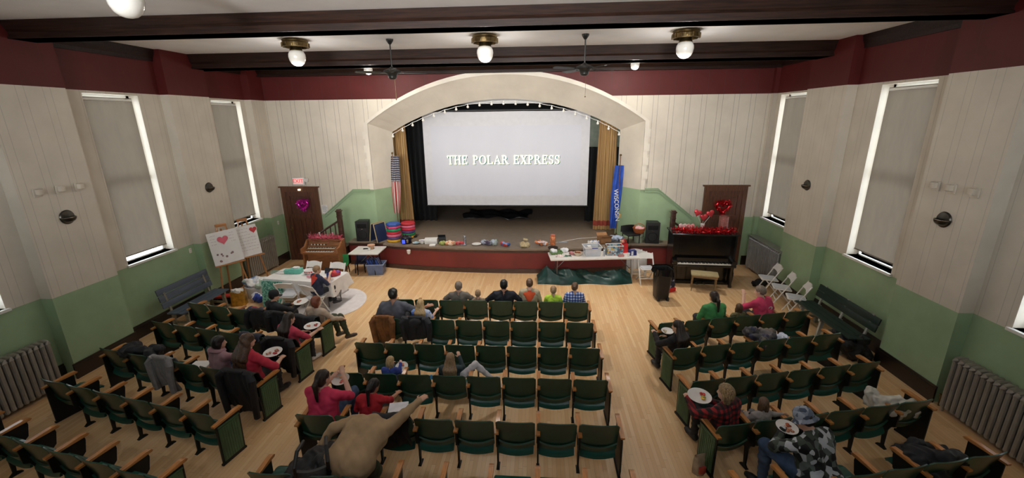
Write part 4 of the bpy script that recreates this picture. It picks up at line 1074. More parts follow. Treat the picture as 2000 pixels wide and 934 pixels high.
def tote(label, loc, rz, w, d, h, m, name='tote_bag', handle=True):
    t = thing(name, label, 'bag', loc, rz); mb = MB()
    def side(u, v): a = 2*PI*u; k = 1-.10*v+.03*math.sin(9*u*2*PI)*v; q = .35; cx = math.copysign(abs(math.cos(a))**q, math.cos(a)); sx = math.copysign(abs(math.sin(a))**q, math.sin(a)); return (cx*w/2*k, sx*d/2*k*(1-.25*v), h*v+.012*math.sin(u*25)*v)
    mb.grid(side, 40, 8); mb.rbox((0, 0, .01), (w*.98, d*.98, .02), .02); mb.build('bag_body', m, t)
    if handle:
        for y in (-d*.32, d*.32): MB().tube([(-w*.2, y, h*.96), (-w*.18, y*.9, h+.09), (0, y*.8, h+.13), (w*.18, y*.9, h+.09), (w*.2, y, h*.96)], .010, 6).build('handle', m, t)
    return t
tote('bright red cloth bag behind the gift box on the goods table', (2.72, -1.17, TZ), .3, .26, .16, .27, M_redbag)
t = thing('blue_box', 'dark blue paper box at the right end of the goods table', 'box', (2.93, -1.41, TZ), .2); MB().rbox((0, 0, .07), (.20, .16, .14), .008).build('carton', mat('navy_carton', (34, 44, 110), .5), t); MB().bx(-.06, 0, -.083, -.079, .01, .13).build('white_label', M_white, t, False)
one('paper_cup', MB().lathe([(0, 0), (.027, 0), (.037, .10), (.033, .10), (.024, .006), (0, .006)], n=16), M_white, 'white paper cup in front of the dark blue box', 'cup', (2.80, -1.56, TZ))
one('wrapped_sweets', MB().rbox((0, 0, .03), (.17, .11, .06), .02), mat('pinkish_packet', (176, 120, 116), .4, var=.3), 'dull pink packet in front of the gift box', 'packet', (2.58, -1.58, TZ), .3)
t = thing('craft_tray', 'green craft tray holding white pompoms at the left end of the goods table', 'tray', (.74, -1.36, TZ), .15)
bin_mesh(t, .34, .26, .06, mat('green_tray', (84, 120, 66), .5), mat('green_tray_rim', (112, 148, 84), .5), 'tray_body')
heap('white_pompom', 'white fluffy pompoms in the left of the green tray', 'craft pompom', (.68, -1.33, TZ+.02), (.14, .12, .08), mat('fluffy_white', (234, 234, 238), .9), n=7, r=(.03, .045), seed=5, h=.011)
heap('white_pompom', 'white fluffy bundle behind and right of the green tray', 'craft pompom', (.99, -1.20, TZ), (.16, .10, .08), mat('fluffy_white', (234, 234, 238), .9), n=7, r=(.03, .045), seed=6, h=.011)
heap('pink_paper', 'crumpled pale pink paper at the front left of the goods table', 'paper', (.80, -1.62, TZ), (.20, .12, .04), mat('pale_pink_paper', (226, 206, 204), .7), n=6, r=(.015, .03), seed=7, h=.011)
heap('green_ribbon', 'tangle of dark green ribbon at the front of the goods table', 'ribbon', (1.06, -1.60, TZ), (.22, .10, .04), mat('dark_green_ribbon', (30, 84, 58), .5), n=9, r=(.010, .016), seed=8, h=.009, wr=.004)
t = thing('snack_bowl', 'clear plastic bowl of brown snacks left of the clear bin', 'bowl', (1.37, -1.50, TZ))
MB().lathe([(0, 0), (.08, 0), (.12, .05), (.135, .09), (.128, .09), (.112, .05), (.075, .008), (0, .008)], n=24).build('bowl_body', mat('cream_plastic_bowl', (214, 196, 176), .3), t)
mb = MB(); rs = np.random.RandomState(4)
for i in range(26): a = rs.uniform(0, 6.28); r = rs.uniform(0, .09); mb.ball((r*math.cos(a), r*math.sin(a), .075+rs.uniform(0, .02)), rs.uniform(.016, .024), 6, 4)
mb.build('snacks', mat('brown_snacks', (150, 92, 60), .6, var=.4, vs=30), t)
t = thing('sweets_packet', 'pink and dark red packet beside the snack bowl', 'packet', (1.19, -1.42, TZ), .4); MB().rbox((0, 0, .035), (.12, .16, .07), .03).build('packet', mat('rose_packet', (190, 120, 124), .4, var=.35, vs=12), t)
for x, y, hh, lb in ((2.10, -1.56, .16, 'clear plastic bottle left of the gift box, in front'), (2.14, -1.40, .19, 'taller clear plastic bottle left of the gift box, behind')):
    t = thing('plastic_bottle', lb, 'bottle', (x, y, TZ)); MB().lathe([(0, 0), (.03, 0), (.032, .02), (.03, hh*.5), (.032, hh*.75), (.013, hh), (0, hh)], n=14).build('bottle_body', M_clearb, t); MB().cyl((0, 0, hh), (0, 0, hh+.02), .015, n=12).build('cap', M_white, t)
# things on the stage apron behind the goods table
AZ = STG+.002
def open_box(label, loc, rz, d, m, name='cardboard_box', flaps=True):
    t = thing(name, label, 'box', loc, rz); L, W, H = d; mb = MB()
    for a, b, c, e in ((-L/2, L/2, -W/2, -W/2+.006), (-L/2, L/2, W/2-.006, W/2), (-L/2, -L/2+.006, -W/2, W/2), (L/2-.006, L/2, -W/2, W/2)): mb.bx(a, b, c, e, 0, H)
    mb.bx(-L/2, L/2, -W/2, W/2, 0, .006); mb.build('carton', m, t, False)
    if flaps:
        for s in (-1, 1):
            mb = MB().box((0, s*(W/2+.05), H+.03), (L*.96, .13, .005), r=(s*.7, 0, 0)); mb.build('flap', m, t, False)
    return t
M_card = mat('brown_cardboard', (160, 116, 76), .75, var=.1)
open_box('open brown cardboard box on the stage behind the goods table', (2.28, -.30, AZ), .3, (.36, .28, .20), M_card)
heap('paper_pile', 'pile of white and blue paper goods on the stage behind the clear bin', 'papers', (1.95, -.62, AZ), (.36, .26, .12), confetti_mat('paper_goods', [(222, 222, 226), (160, 176, 204), (206, 196, 180), (92, 110, 150)], 14), n=10, r=(.03, .05), seed=11, wr=.004)
heap('plastic_bag', 'clear plastic bag of supplies on the stage right of the cardboard box', 'bag', (2.72, -.10, AZ), (.34, .22, .16), mat('bluish_bag', (170, 182, 200), .3, var=.3, vs=14), n=10, r=(.04, .07), seed=12)
one('dark_tray', MB().rbox((0, 0, .02), (.62, .30, .04), .02), mat('slate_tray', (66, 70, 80), .5), 'slate grey tray on the stage behind the red bag', 'tray', (2.62, -.52, AZ), .1)
one('candle', MB().rbox((0, 0, .045), (.11, .11, .09), .02), mat('cream_candle', (226, 216, 186), .5), 'cream square candle standing on the slate grey tray', 'candle', (2.80, -.52, AZ+.041), .2)
heap('green_packets', 'heap of green and white packets at the stage edge left of the gift box', 'packets', (2.02, -.93, TZ+.04), (.14, .09, .08), confetti_mat('green_packets', [(150, 166, 90), (210, 214, 206), (90, 116, 60)], 20), n=7, r=(.02, .035), seed=13, h=.011)
t = thing('dark_chair', 'dark chair back rising behind the right end of the goods table', 'chair', (3.05, -.05, AZ), .3)
MB().grid(lambda u, v: ((u-.5)*.48, .02-.05*(1-(2*u-1)**2), .30+.22*v-.03*(2*u-1)**2*v), 12, 4, thick=.03).build('backrest', M_black, t); MB().rbox((0, -.22, .28), (.44, .42, .05), .04).build('seat', M_black, t)
for x in (-.19, .19):
    for y in (-.40, -.03): MB().cyl((x, y, 0), (x, y, .27), .014).build('leg', M_blackm, t)
t = thing('bucket', 'pale green bucket on the stage below the orange basket', 'bucket', (3.36, -.20, AZ)); MB().lathe([(0, 0), (.13, 0), (.16, .28), (.165, .28), (.165, .295), (.15, .295), (.12, .01), (0, .01)], n=20).build('bucket_body', mat('pale_green_plastic', (150, 160, 140), .5), t); MB().tube([(-.16, 0, .28), (-.13, -.16, .22), (0, -.20, .18), (.13, -.16, .22), (.16, 0, .28)], .004, 6).build('handle', M_chrome, t)
t = thing('wicker_basket', 'orange wicker basket with pink filling and handle, set on the bucket', 'basket', (3.36, -.20, AZ+.297)); MB().lathe([(0, 0), (.13, 0), (.16, .05), (.19, .13), (.20, .16), (.185, .16), (.17, .12), (.12, .02), (0, .02)], n=24).build('basket_body', mat('orange_wicker', (176, 92, 44), .6, var=.4, vs=40, bump=.4), t)
MB().tube([(-.18*math.cos(a), 0, .14+.15*math.sin(a)) for a in np.linspace(0, PI, 13)], .010, 6).build('handle', mat('orange_wicker', (176, 92, 44)), t)
o = link('pink_filling', heap_mesh('pink_filling', (.22, .22, .06), mat('pink_filling', (222, 170, 170), .8), n=9, r=(.03, .045), seed=14, h=.012), t, (0, 0, .10))
# loudspeakers
def speaker(x, y, z, rz, label):
    t = thing('loudspeaker', label, 'loudspeaker', (x, y, z), rz); mb = MB(); mb.prism([(-.21, -.17), (.21, -.17), (.17, .17), (-.17, .17)], 0, .66, 'Z'); mb.build('cabinet', M_black, t)
    MB().rbox((0, -.178, .33), (.39, .018, .62), .02, r=(0, 0, 0)).build('grille', mat('black_speaker_grille', (30, 30, 32), .6, bump=.6, vs=60), t); MB().lathe([(0, 0), (.10, 0), (.115, .006), (.13, 0)], c=(0, -.188, .22), n=24, M=None).build('woofer_ring', M_blackm, t) if False else None
    mb = MB(); mb.tube([(.14*math.cos(a), -.190, .22+.14*math.sin(a)) for a in np.linspace(0, 2*PI, 28, endpoint=False)], .008, 6, True); mb.build('woofer_ring', M_blackm, t)
    MB().bx(-.15, .15, -.192, -.186, .44, .58).build('horn', M_blackm, t, False); MB().bx(-.03, .03, -.190, -.186, .40, .415).build('badge', M_chrome, t, False)
speaker(-5.49, -.22, AZ, .1, 'black loudspeaker on the stage at left beside the blue chalkboard'); speaker(3.76, -.20, AZ, -.1, 'black loudspeaker on the stage at right beside the piano')
# blue A-frame board and the two stacks of round cushions
t = thing('easel_board', 'small blue A-frame board left of the colourful cushions', 'board', (-5.00, -.25, AZ), 1.15)
for s in (-1, 1):
    mb = MB().box((0, s*.11, .29), (.46, .012, .60), r=(s*.19, 0, 0)); mb.build('panel', mat('navy_board', (34, 48, 84), .5), t, False)
    mb = MB()
    for a, b in ((-.24, 0), (.24, 0)): mb.box((a, s*.11, .29), (.022, .02, .62), r=(s*.19, 0, 0))
    mb.box((0, s*.055, .585), (.50, .02, .022), r=(s*.19, 0, 0)); mb.build('frame', mat('pale_wood_frame', (190, 170, 130), .5), t, False)
CUSH = dict(blue=(46, 84, 160), pink=(200, 70, 120), green=(30, 130, 84), red=(196, 40, 62), rose=(220, 110, 140), purple=(86, 60, 110), yellow=(226, 176, 50), crimson=(180, 40, 50))
def cushion(x, y, z, c, label, r=.23, h=.085, n=24, g=''):
    o = MB().lathe([(0, 0), (r*.93, 0), (r*.99, h*.2), (r, h*.5), (r*.99, h*.8), (r*.93, h), (0, h+.006)], n=n).build('floor_cushion', mat('cushion_'+c, CUSH[c], .55, var=.08)); put(o, (x, y, z), .2)
    tag(o, label, 'cushion', g); MB().tube([(r*1.0*math.cos(a), r*1.0*math.sin(a), h*.5) for a in np.linspace(0, 2*PI, n, endpoint=False)], .007, 6, True).build('piping', mat('cushion_'+c, CUSH[c]), o)
zz = AZ
for c in ('yellow', 'purple', 'rose', 'red', 'green', 'pink', 'blue'):
    cushion(-4.46, -.32, zz, c, '%s round floor cushion in the front stack on the stage' % c, n=6 if c in ('blue', 'pink') else 24, g='front stack of floor cushions'); zz += .087
zz = AZ
for c in ('yellow', 'green', 'purple', 'red', 'rose', 'crimson'):
    cushion(-4.13, .16, zz, c, '%s round floor cushion in the shorter stack behind' % c, g='rear stack of floor cushions'); zz += .087
# row of food and packets along the stage edge
t = thing('slow_cooker', 'dark blue slow cooker with lit panel on the stage edge', 'slow cooker', (-4.00, -.55, AZ), 0)
MB().lathe([(0, 0), (.15, 0), (.165, .02), (.175, .17), (.18, .185), (.16, .19)], n=28).build('pot', mat('dark_blue_metal', (30, 32, 60), .25, .7), t); MB().lathe([(.178, .187), (.17, .20), (.10, .235), (.03, .25), (0, .25)], n=28).build('lid', mat('dark_glass_lid', (24, 26, 36), .1), t)
mb = MB().ball((0, 0, .265), .025, 10, 6); mb.build('lid_knob', M_black, t)
mb = MB(); mb.rbox((-.03, -.172, .09), (.10, .02, .12), .008); mb.build('control_panel', mat('lit_blue_panel', (70, 90, 230), .3, emit=(60, 80, 255), es=1.2, var=0), t); MB().rbox((.09, -.15, .10), (.06, .02, .11), .008, r=(0, 0, .5)).build('silver_band', M_chrome, t)
for s in (-1, 1): MB().rbox((s*.195, 0, .15), (.05, .10, .025), .01).build('handle', M_black, t)
o = MB(); o.tube([(.11*math.cos(a)*(1+.1*math.sin(a*.31)), .11*math.sin(a), .02+.045*(a/40)+.01*math.sin(a*1.7)) for a in np.linspace(0, 40, 160)], .011, 6); one('cable_coil', o, M_black, 'coil of black cable on the stage behind the slow cooker', 'cable', (-3.98, .15, AZ))
t = thing('candy_dish', 'small dish of pale blue sweets right of the slow cooker', 'dish', (-3.66, -.62, AZ)); MB().lathe([(0, 0), (.07, 0), (.12, .04), (.115, .042), (.065, .008), (0, .008)], n=20).build('dish', mat('pale_dish', (176, 190, 190), .3), t)
mb = MB(); rs = np.random.RandomState(8)
for i in range(12): a = rs.uniform(0, 6.28); r = rs.uniform(0, .07); mb.ball((r*math.cos(a), r*math.sin(a), .045), .022, 6, 4)
mb.build('sweets', mat('pale_blue_sweets', (176, 204, 214), .5, var=.2, vs=30), t)
t = thing('white_bowl', 'small white bowl on the stage edge left of the paper box', 'bowl', (-3.47, -.60, AZ)); MB().lathe([(0, 0), (.05, 0), (.085, .05), (.10, .12), (.094, .12), (.078, .05), (.04, .01), (0, .01)], n=20).build('bowl_body', M_white, t); MB().ball((0, 0, .10), .055, 10, 6, (1, 1, .5)).build('contents', mat('lilac_sweets', (190, 180, 206), .6), t)
t = thing('paper_box', 'white and black carton lying on the stage edge', 'box', (-3.07, -.52, AZ), .12); MB().rbox((-.12, 0, .08), (.40, .22, .16), .004).build('white_carton', M_white, t); MB().rbox((.21, 0, .085), (.25, .225, .17), .004).build('dark_sleeve', mat('near_black_card', (26, 28, 34), .5), t); MB().bx(.105, .12, -.116, -.112, .0, .16).build('silver_strip', M_chrome, t, False); MB().box((.2, .12, .19), (.24, .005, .10), r=(.3, 0, 0)).build('flap', mat('near_black_card', (26, 28, 34)), t, False)
one('napkin_stack', MB().rbox((0, 0, .02), (.19, .16, .04), .01), M_paper, 'stack of white napkins in front of the white and black carton', 'napkins', (-3.08, -.82, AZ), .1)
def bag(label, x, y, d, cols, seed, rz=0, name='snack_bag'):
    return heap(name, label, 'bag', (x, y, AZ), d, confetti_mat('foil%d' % seed, cols, 11, .3), rz, 'snacks along the stage edge', n=8, r=(.03, .05), seed=seed, h=.012, wr=.005)
bag('lime green snack bag right of the white and black carton', -2.80, -.70, (.16, .12, .05), [(150, 160, 84), (176, 180, 110)], 20)
bag('orange and cream snack bag on the stage edge', -2.55, -.68, (.26, .16, .10), [(216, 150, 100), (232, 200, 170), (190, 110, 70), (214, 180, 150)], 21)
bag('thin red and pink snack bag between the orange bag and the foil bottle', -2.24, -.66, (.22, .10, .06), [(176, 60, 62), (196, 110, 110), (210, 160, 110)], 22)
t = thing('foil_bottle', 'silver wrapped bottle standing on the stage edge', 'bottle', (-2.10, -.62, AZ)); MB().lathe([(0, 0), (.05, 0), (.052, .10), (.045, .16), (.05, .26), (.04, .27), (0, .27)], n=14).build('bottle_body', mat('crumpled_foil', (176, 180, 190), .25, .8, var=.3, vs=30, bump=.5), t); MB().rbox((-.03, -.10, .015), (.18, .12, .03), .03).build('foil_tray', mat('crumpled_foil', (176, 180, 190)), t)
one('paper_plate', MB().lathe([(0, 0), (.10, 0), (.145, .022), (.15, .03), (.145, .032), (.10, .010), (0, .010)], n=28), M_white, 'white oval paper plate on the stage edge right of the foil bottle', 'plate', (-1.72, -.66, AZ))
bag('large clear bag with purple wrappers on the stage edge', -1.40, -.62, (.30, .20, .16), [(150, 154, 170), (110, 104, 130), (176, 182, 196), (84, 72, 96), (120, 126, 130)], 23)
bag('upright silver and green bag beside the clear bag', -1.16, -.70, (.14, .12, .22), [(158, 172, 168), (176, 186, 200), (120, 140, 90)], 24)
bag('blue and red bag near the middle of the stage edge', -.82, -.76, (.28, .17, .12), [(66, 110, 180), (196, 70, 60), (130, 160, 210), (210, 130, 110)], 25)
t = thing('paper_bag', 'small beige crumpled paper bag on the stage edge', 'bag', (-.20, -.86, AZ), .2); link('bag_body', heap_mesh('bag_body', (.20, .16, .20), mat('beige_paper', (196, 178, 140), .8, var=.2, vs=15), n=9, r=(.045, .06), seed=26), t); MB().rbox((.02, 0, .24), (.14, .09, .05), .01, r=(0, .2, 0)).build('folded_top', mat('beige_paper', (196, 178, 140)), t)
bag('big white and orange bag of snacks on the stage edge', .30, -.66, (.34, .20, .20), [(214, 206, 210), (226, 140, 80), (196, 110, 66), (206, 176, 170), (222, 210, 214)], 27)
t = thing('snack_jar', 'clear jar of orange snacks beside the white and orange bag', 'jar', (.66, -.62, AZ)); MB().lathe([(0, 0), (.075, 0), (.085, .02), (.08, .12), (.085, .14), (.08, .26), (.06, .29), (0, .29)], n=18).build('jar_body', mat('orange_snacks', (214, 130, 84), .35, var=.4, vs=22), t); MB().lathe([(.06, .285), (.075, .29), (.075, .33), (0, .335)], n=18).build('lid', mat('orange_lid', (206, 110, 80), .4), t)
one('black_tray', MB().lathe([(0, 0), (.13, 0), (.16, .03), (.155, .032), (.12, .01), (0, .01)], n=24), M_black, 'round black tray at the stage edge below the orange jar', 'tray', (.66, -.97, AZ))
o = MB(); o.rbox((0, 0, .012), (.30, .06, .024), .01); one('clear_packet', o, M_clearb, 'long clear plastic packet right of the orange jar', 'packet', (.98, -.35, AZ), .1)
o = one('white_sensor', MB().lathe([(0, 0), (.035, 0), (.055, .04), (.06, .12), (0, .12)], n=16), M_white, 'small white cup shaped fitting on the maroon stage front', 'fitting', (-3.80, -.985, .56))
# black crumpled cloth on the stage floor under the screen
mb = MB(); rs = np.random.RandomState(2); ph = rs.uniform(0, 6, 8)
mb.grid(lambda u, v: ((u-.5)*2.6+.10*math.sin(v*7+ph[0]), (v-.5)*1.5+.15*math.sin(u*6+ph[1]), .03+.12*abs(math.sin(u*9+ph[2]+2*v))*abs(math.sin(v*6+ph[3]+u*3))), 40, 24, thick=.02)
one('black_cloth', mb, mat('shiny_black_cloth', (30, 30, 33), .28), 'crumpled black cloth lying on the stage floor beneath the screen', 'cloth', (-1.45, 3.5, AZ))
# flags on poles
def flag_cloth(t, H, W, m, phase, dx=0):
    def fn(u, v): k = v; wdt = W*(.35+.65*math.sin(PI*min(1, .25+.6*(1-v)))); return ((u-.5)*wdt*1.0+dx-.10*(1-v), .055*math.sin(u*3.2*PI+phase+1.5*(1-v))*(1-.3*v), H*v)
    mb = MB().grid(fn, 26, 26); return mb, fn
def us_mat():
    m = bpy.data.materials.new('stars_and_stripes_cloth'); m.use_nodes = True; t = NT(m); uv = t.n.new('ShaderNodeUVMap').outputs[0]; u, v, _ = t.sep(uv)
    st = t.math('LESS_THAN', t.math('FRACT', t.math('MULTIPLY', t.math('ADD', u, t.math('MULTIPLY', v, .10)), 4.5)), .5)
    c = t.mix(st, lin((196, 190, 182)), lin((168, 44, 46))); vo = t.n.new('ShaderNodeTexVoronoi'); vo.inputs['Scale'].default_value = 1; vo.inputs['Randomness'].default_value = 0; t.l.new(t.scalev(uv, (11, 26, 1)), vo.inputs['Vector'])
    blue = t.mix(t.math('LESS_THAN', vo.outputs['Distance'], .28), lin((34, 38, 66)), lin((206, 204, 200)))
    t.col(t.mix(t.math('GREATER_THAN', v, .56), c, blue)); t.b.inputs['Roughness'].default_value = .8; return m
def add_uv(o, nu, nv):
    me = o.data; l = me.uv_layers.new(); W = nu+1
    for lp in me.loops: l.data[lp.index].uv = ((lp.vertex_index % W)/nu, (lp.vertex_index//W)/nv)
def pole(t, h, y0=0):
    MB().cyl((0, 0, 0), (0, 0, h), .014).build('pole', wood('flag_pole_wood', (110, 74, 46)), t); MB().ball((0, 0, h+.03), .035, 10, 8).build('finial', M_brass, t); MB().lathe([(0, 0), (.13, 0), (.13, .02), (.03, .06), (.025, .12), (0, .12)], n=18).build('base', M_brass, t)
t = thing('flag', 'stars and stripes flag draped on a pole at the left of the stage', 'flag', (-4.56, .45, AZ)); pole(t, 2.72)
mb, fn = flag_cloth(t, 1.9, .34, None, .4, .06); o = mb.build('flag_cloth', us_mat(), t); add_uv(o, 26, 26); o.location = (.03, -.02, .76)
t = thing('flag', 'blue state flag with white lettering draped on a pole at the right of the stage', 'flag', (2.78, .45, AZ)); pole(t, 2.62)
M_blueflag = mat('royal_blue_flag_cloth', (36, 76, 168), .75, var=.2, vs=5)
mb, fn = flag_cloth(t, 2.05, .32, None, 1.6, -.02); o = mb.build('flag_cloth', M_blueflag, t); o.location = (0, -.02, .28)
mb = MB(); text_mesh('WISCONSIN', .19, Matrix.Translation((-.06, -.10, 1.06)) @ rotm(PI/2, 0, 0) @ rotm(0, 0, -PI/2+.10), mb, .001)
mb.build('white_lettering', M_white, t, False); MB().rbox((.07, -.095, .72), (.06, .012, .14), .01).build('crest', mat('crest_gold', (170, 140, 80), .6), t)
o = MB().tube([(.43, -.58, AZ+.006), (.9, -.30, AZ+.006), (1.5, .10, AZ+.006), (2.3, .35, AZ+.006)], .006, 6); one('floor_cable', o, M_white, 'thin white cord running across the stage floor at right', 'cord', (0, 0, 0))
# ---- piano corner
t = thing('upright_piano', 'black upright piano below the stage at right, topped with red hearts', 'piano', (4.80, -1.50, 0), -.06)
M_piano = mat('black_piano_lacquer', (16, 15, 15), .18, var=.2, coat=.6)
mb = MB(); W = 1.66
mb.bx(-W/2, -W/2+.05, -.33, .33, 0, 1.46); mb.bx(W/2-.05, W/2, -.33, .33, 0, 1.46); mb.bx(-W/2, W/2, .28, .33, 0, 1.46); mb.bx(-W/2+.05, W/2-.05, -.20, -.16, .72, 1.44); mb.bx(-W/2+.05, W/2-.05, -.20, -.16, .08, .62); mb.bx(-W/2, W/2, -.25, .33, 0, .09)
mb.build('case', M_piano, t, False)
MB().rbox((0, 0, 1.475), (W+.10, .74, .04), .01).build('lid', M_piano, t); MB().bx(-W/2+.2, W/2-.2, -.215, -.20, .86, 1.36).bx(-W/2+.25, -.1, -.222, -.21, .92, 1.3).bx(.1, W/2-.25, -.222, -.21, .92, 1.3).build('carved_panel', M_piano, t, False)
mb = MB().rbox((0, -.33, .62), (W, .34, .06), .01); 
for s in (-1, 1): mb.rbox((s*(W/2-.06), -.34, .70), (.12, .32, .12), .015)
mb.build('key_bed', M_piano, t)
MB().bx(-W/2+.13, W/2-.13, -.48, -.34, .652, .672).build('white_keys', mat('ivory_keys', (226, 220, 206), .3, var=.04), t, False)
mb = MB()
for k in range(52):
    if k % 7 not in (2, 6): x = -W/2+.13+(k+1)*(W-.26)/52; mb.bx(x-.007, x+.007, -.43, -.34, .672, .684)
mb.build('black_keys', M_black, t, False)
MB().bx(-W/2+.13, W/2-.13, -.335, -.32, .66, .80).build('fallboard', M_piano, t, False)
for s in (-1, 1):
    MB().lathe([(.0, 0), (.05, 0), (.05, .05), (.03, .10), (.055, .25), (.06, .42), (.04, .5), (.05, .55), (.05, .59), (0, .59)], c=(s*(W/2-.08), -.43, 0), n=14).build('front_leg', M_piano, t)
for x in (-.1, .1): MB().rbox((x, -.30, .04), (.04, .14, .015), .006).build('pedal', M_brass, t)
t = thing('piano_bench', 'piano bench with pale gold cushion top and thin legs in front of the piano', 'bench', (4.72, -2.20, 0), -.28)
MB().rbox((0, 0, .475), (.68, .36, .05), .03).build('cushion', mat('pale_gold_vinyl', (176, 160, 120), .5), t); MB().rbox((0, 0, .425), (.64, .33, .06), .01).build('apron', wood('tan_bench_wood', (140, 112, 78)), t)
for a in (-.29, .29):
    for b in (-.14, .14): MB().cyl((a, b, .40), (a*1.04, b*1.05, 0), .018, .011, 10).build('leg', wood('tan_bench_wood', (140, 112, 78)), t)
PZ = 1.497; prz = -.06
def onp(x, y, z=0): return (4.80+x*math.cos(prz)-y*math.sin(prz), -1.50+x*math.sin(prz)+y*math.cos(prz), PZ+z)
t = thing('tinsel_garland', 'red tinsel garland lying along the piano top', 'garland', (0, 0, 0)); rs = np.random.RandomState(9)
path = [onp(-.78+1.55*k/60, -.22+.07*math.sin(k*.7), .06+.015*math.sin(k*1.3)) for k in range(61)]
MB().tube(path, .03, 8).build('garland_core', M_redfoil, t); mb = MB(); tinsel(mb, path, .085, 1500, rs); mb.build('tinsel', M_redfoil, t, False)
def heart_solid(mb, c, size, th_, M=None):
    pts = [heart_pt(a, size) for a in np.linspace(0, 2*PI, 40, endpoint=False)]; T = Matrix.Translation(c)
    if M: T = T @ M
    n = len(pts); lay = []
    for y, k in ((-th_, .55), (-th_*.7, .88), (0, 1), (th_*.7, .88), (th_, .55)): lay += [(p[0]*k, y, p[1]*k) for p in pts]
    fs = [tuple(range(n-1, -1, -1)), tuple(range(4*n, 5*n))]
    for j in range(4): fs += [(j*n+i, j*n+(i+1) % n, (j+1)*n+(i+1) % n, (j+1)*n+i) for i in range(n)]
    mb.add(lay, fs, T); return mb
t = thing('heart_bouquet', 'bouquet of three red heart balloons in a white vase on the piano', 'bouquet', onp(-.02, 0))
MB().lathe([(0, 0), (.055, 0), (.05, .04), (.045, .12), (.06, .20), (.055, .20), (.04, .12), (0, .02)], n=16).build('vase', M_white, t)
for x, z, r in ((-.17, .52, .3), (.0, .40, 0), (.17, .50, -.3)):
    MB().cyl((0, 0, .15), (x, -.02, z-.08), .005, n=6).build('stick', M_white, t); mb = heart_solid(MB(), (x, -.02, z), .115, .05, rotm(0, r, 0)); mb.build('heart_balloon', mat('red_heart_foil', (204, 62, 72), .25, .3, var=.2), t)
t = thing('sequin_vase', 'tall pink sequinned cylinder vase on the piano below the red wreath', 'vase', onp(.56, .08)); MB().lathe([(0, 0), (.12, 0), (.125, .02), (.12, .36), (.125, .40), (.11, .40), (.105, .03), (0, .03)], n=22).build('vase_body', mat('pink_sequins', (196, 130, 124), .3, .6, var=.5, vs=60, bump=.6), t)
for x, lb, c in ((-.57, 'white and pink heart plaque standing at the left on the piano', (230, 190, 190)), (-.36, 'pale pink heart plaque standing on the piano right of the white one', (226, 150, 150))):
    t = thing('heart_plaque', lb, 'ornament', onp(x, -.10), 0, 'heart plaques on the piano'); heart_solid(MB(), (0, 0, .135), .12, .02).build('heart', mat('plaque%d' % c[1], c, .5), t); MB().rbox((0, .0, .012), (.12, .07, .024), .01).build('foot', M_white, t)
one('sheet_music', MB().box((0, 0, .006), (.24, .30, .012)), mat('grey_sheet', (150, 150, 152), .6), 'grey booklet lying at the right end of the piano top', 'booklet', onp(.70, .12), .2)
# ---- wheeled bin with liner and the bag beside it
t = thing('trash_bin', 'tall black wheeled bin with liner bag left of the piano bench', 'bin', (3.42, -2.82, 0), .12); mb = MB()
ring = lambda l, w, z: [(l*math.copysign(abs(math.cos(a))**.35, math.cos(a)), w*math.copysign(abs(math.sin(a))**.35, math.sin(a)), z) for a in np.linspace(0, 2*PI, 32, endpoint=False)]
R4 = [ring(.165, .16, .05), ring(.20, .20, .80), ring(.215, .215, .80), ring(.215, .215, .84), ring(.195, .195, .84), ring(.16, .155, .08)]; vs = [p for r in R4 for p in r]; n = 32
mb.add(vs, [tuple(range(n-1, -1, -1)), tuple(range(5*n, 6*n))]+[(j*n+i, j*n+(i+1) % n, (j+1)*n+(i+1) % n, (j+1)*n+i) for j in range(5) for i in range(n)]); mb.build('bin_body', mat('black_bin_plastic', (24, 25, 26), .4), t)
mb = MB().grid(lambda u, v: ((.222+.02*math.sin(u*60)*v+.012*v)*math.copysign(abs(math.cos(2*PI*u))**.4, math.cos(2*PI*u)), (.222+.02*math.sin(u*60+1)*v+.012*v)*math.copysign(abs(math.sin(2*PI*u))**.4, math.sin(2*PI*u)), .87-.17*v-.04*math.sin(u*25)*v), 64, 5); mb.build('liner_bag', mat('shiny_black_liner', (18, 18, 20), .2), t)
for x in (-.12, .12): MB().cyl((x-.025, -.16, .05), (x+.025, -.16, .05), .05, n=16).build('wheel', M_black, t)
t = tote('red and navy patterned bag on the floor between the bin and the piano', (3.78, -2.30, 0), .4, .30, .16, .36, confetti_mat('navy_print', [(30, 36, 60), (30, 36, 60), (150, 160, 190), (24, 26, 40)], 18)); MB().rbox((.0, -.02, .06), (.32, .17, .11), .03).build('red_base', M_redbag, t)
# green tarpaulin under the goods table
mb = MB(); rs = np.random.RandomState(12); ph = rs.uniform(0, 6, 9)
def tarp(u, v):
    x = (u-.5)*2.7; y = (v-.5)*.62+.05*math.sin(u*13+ph[0]); k = math.sin(PI*v)**.6*(.55+.45*min(1, (1-abs(2*u-1))*5))
    z = k*(.27+.06*math.sin(u*11+ph[1])+.05*math.sin(u*27+v*9+ph[2]))+.02*abs(math.sin(u*60+v*8))*k+.02*math.sin(v*22+u*15)*k
    return (x, y, max(0.004, z)+.18*math.exp(-((u-.10)/.06)**2)*k)
mb.grid(tarp, 90, 24); one('tarpaulin', mb, mat('dark_green_tarpaulin', (24, 62, 58), .35, var=.35, vs=5), 'crumpled dark green tarpaulin on the floor under the goods table', 'tarpaulin', (1.54, -1.62, 0), .05)
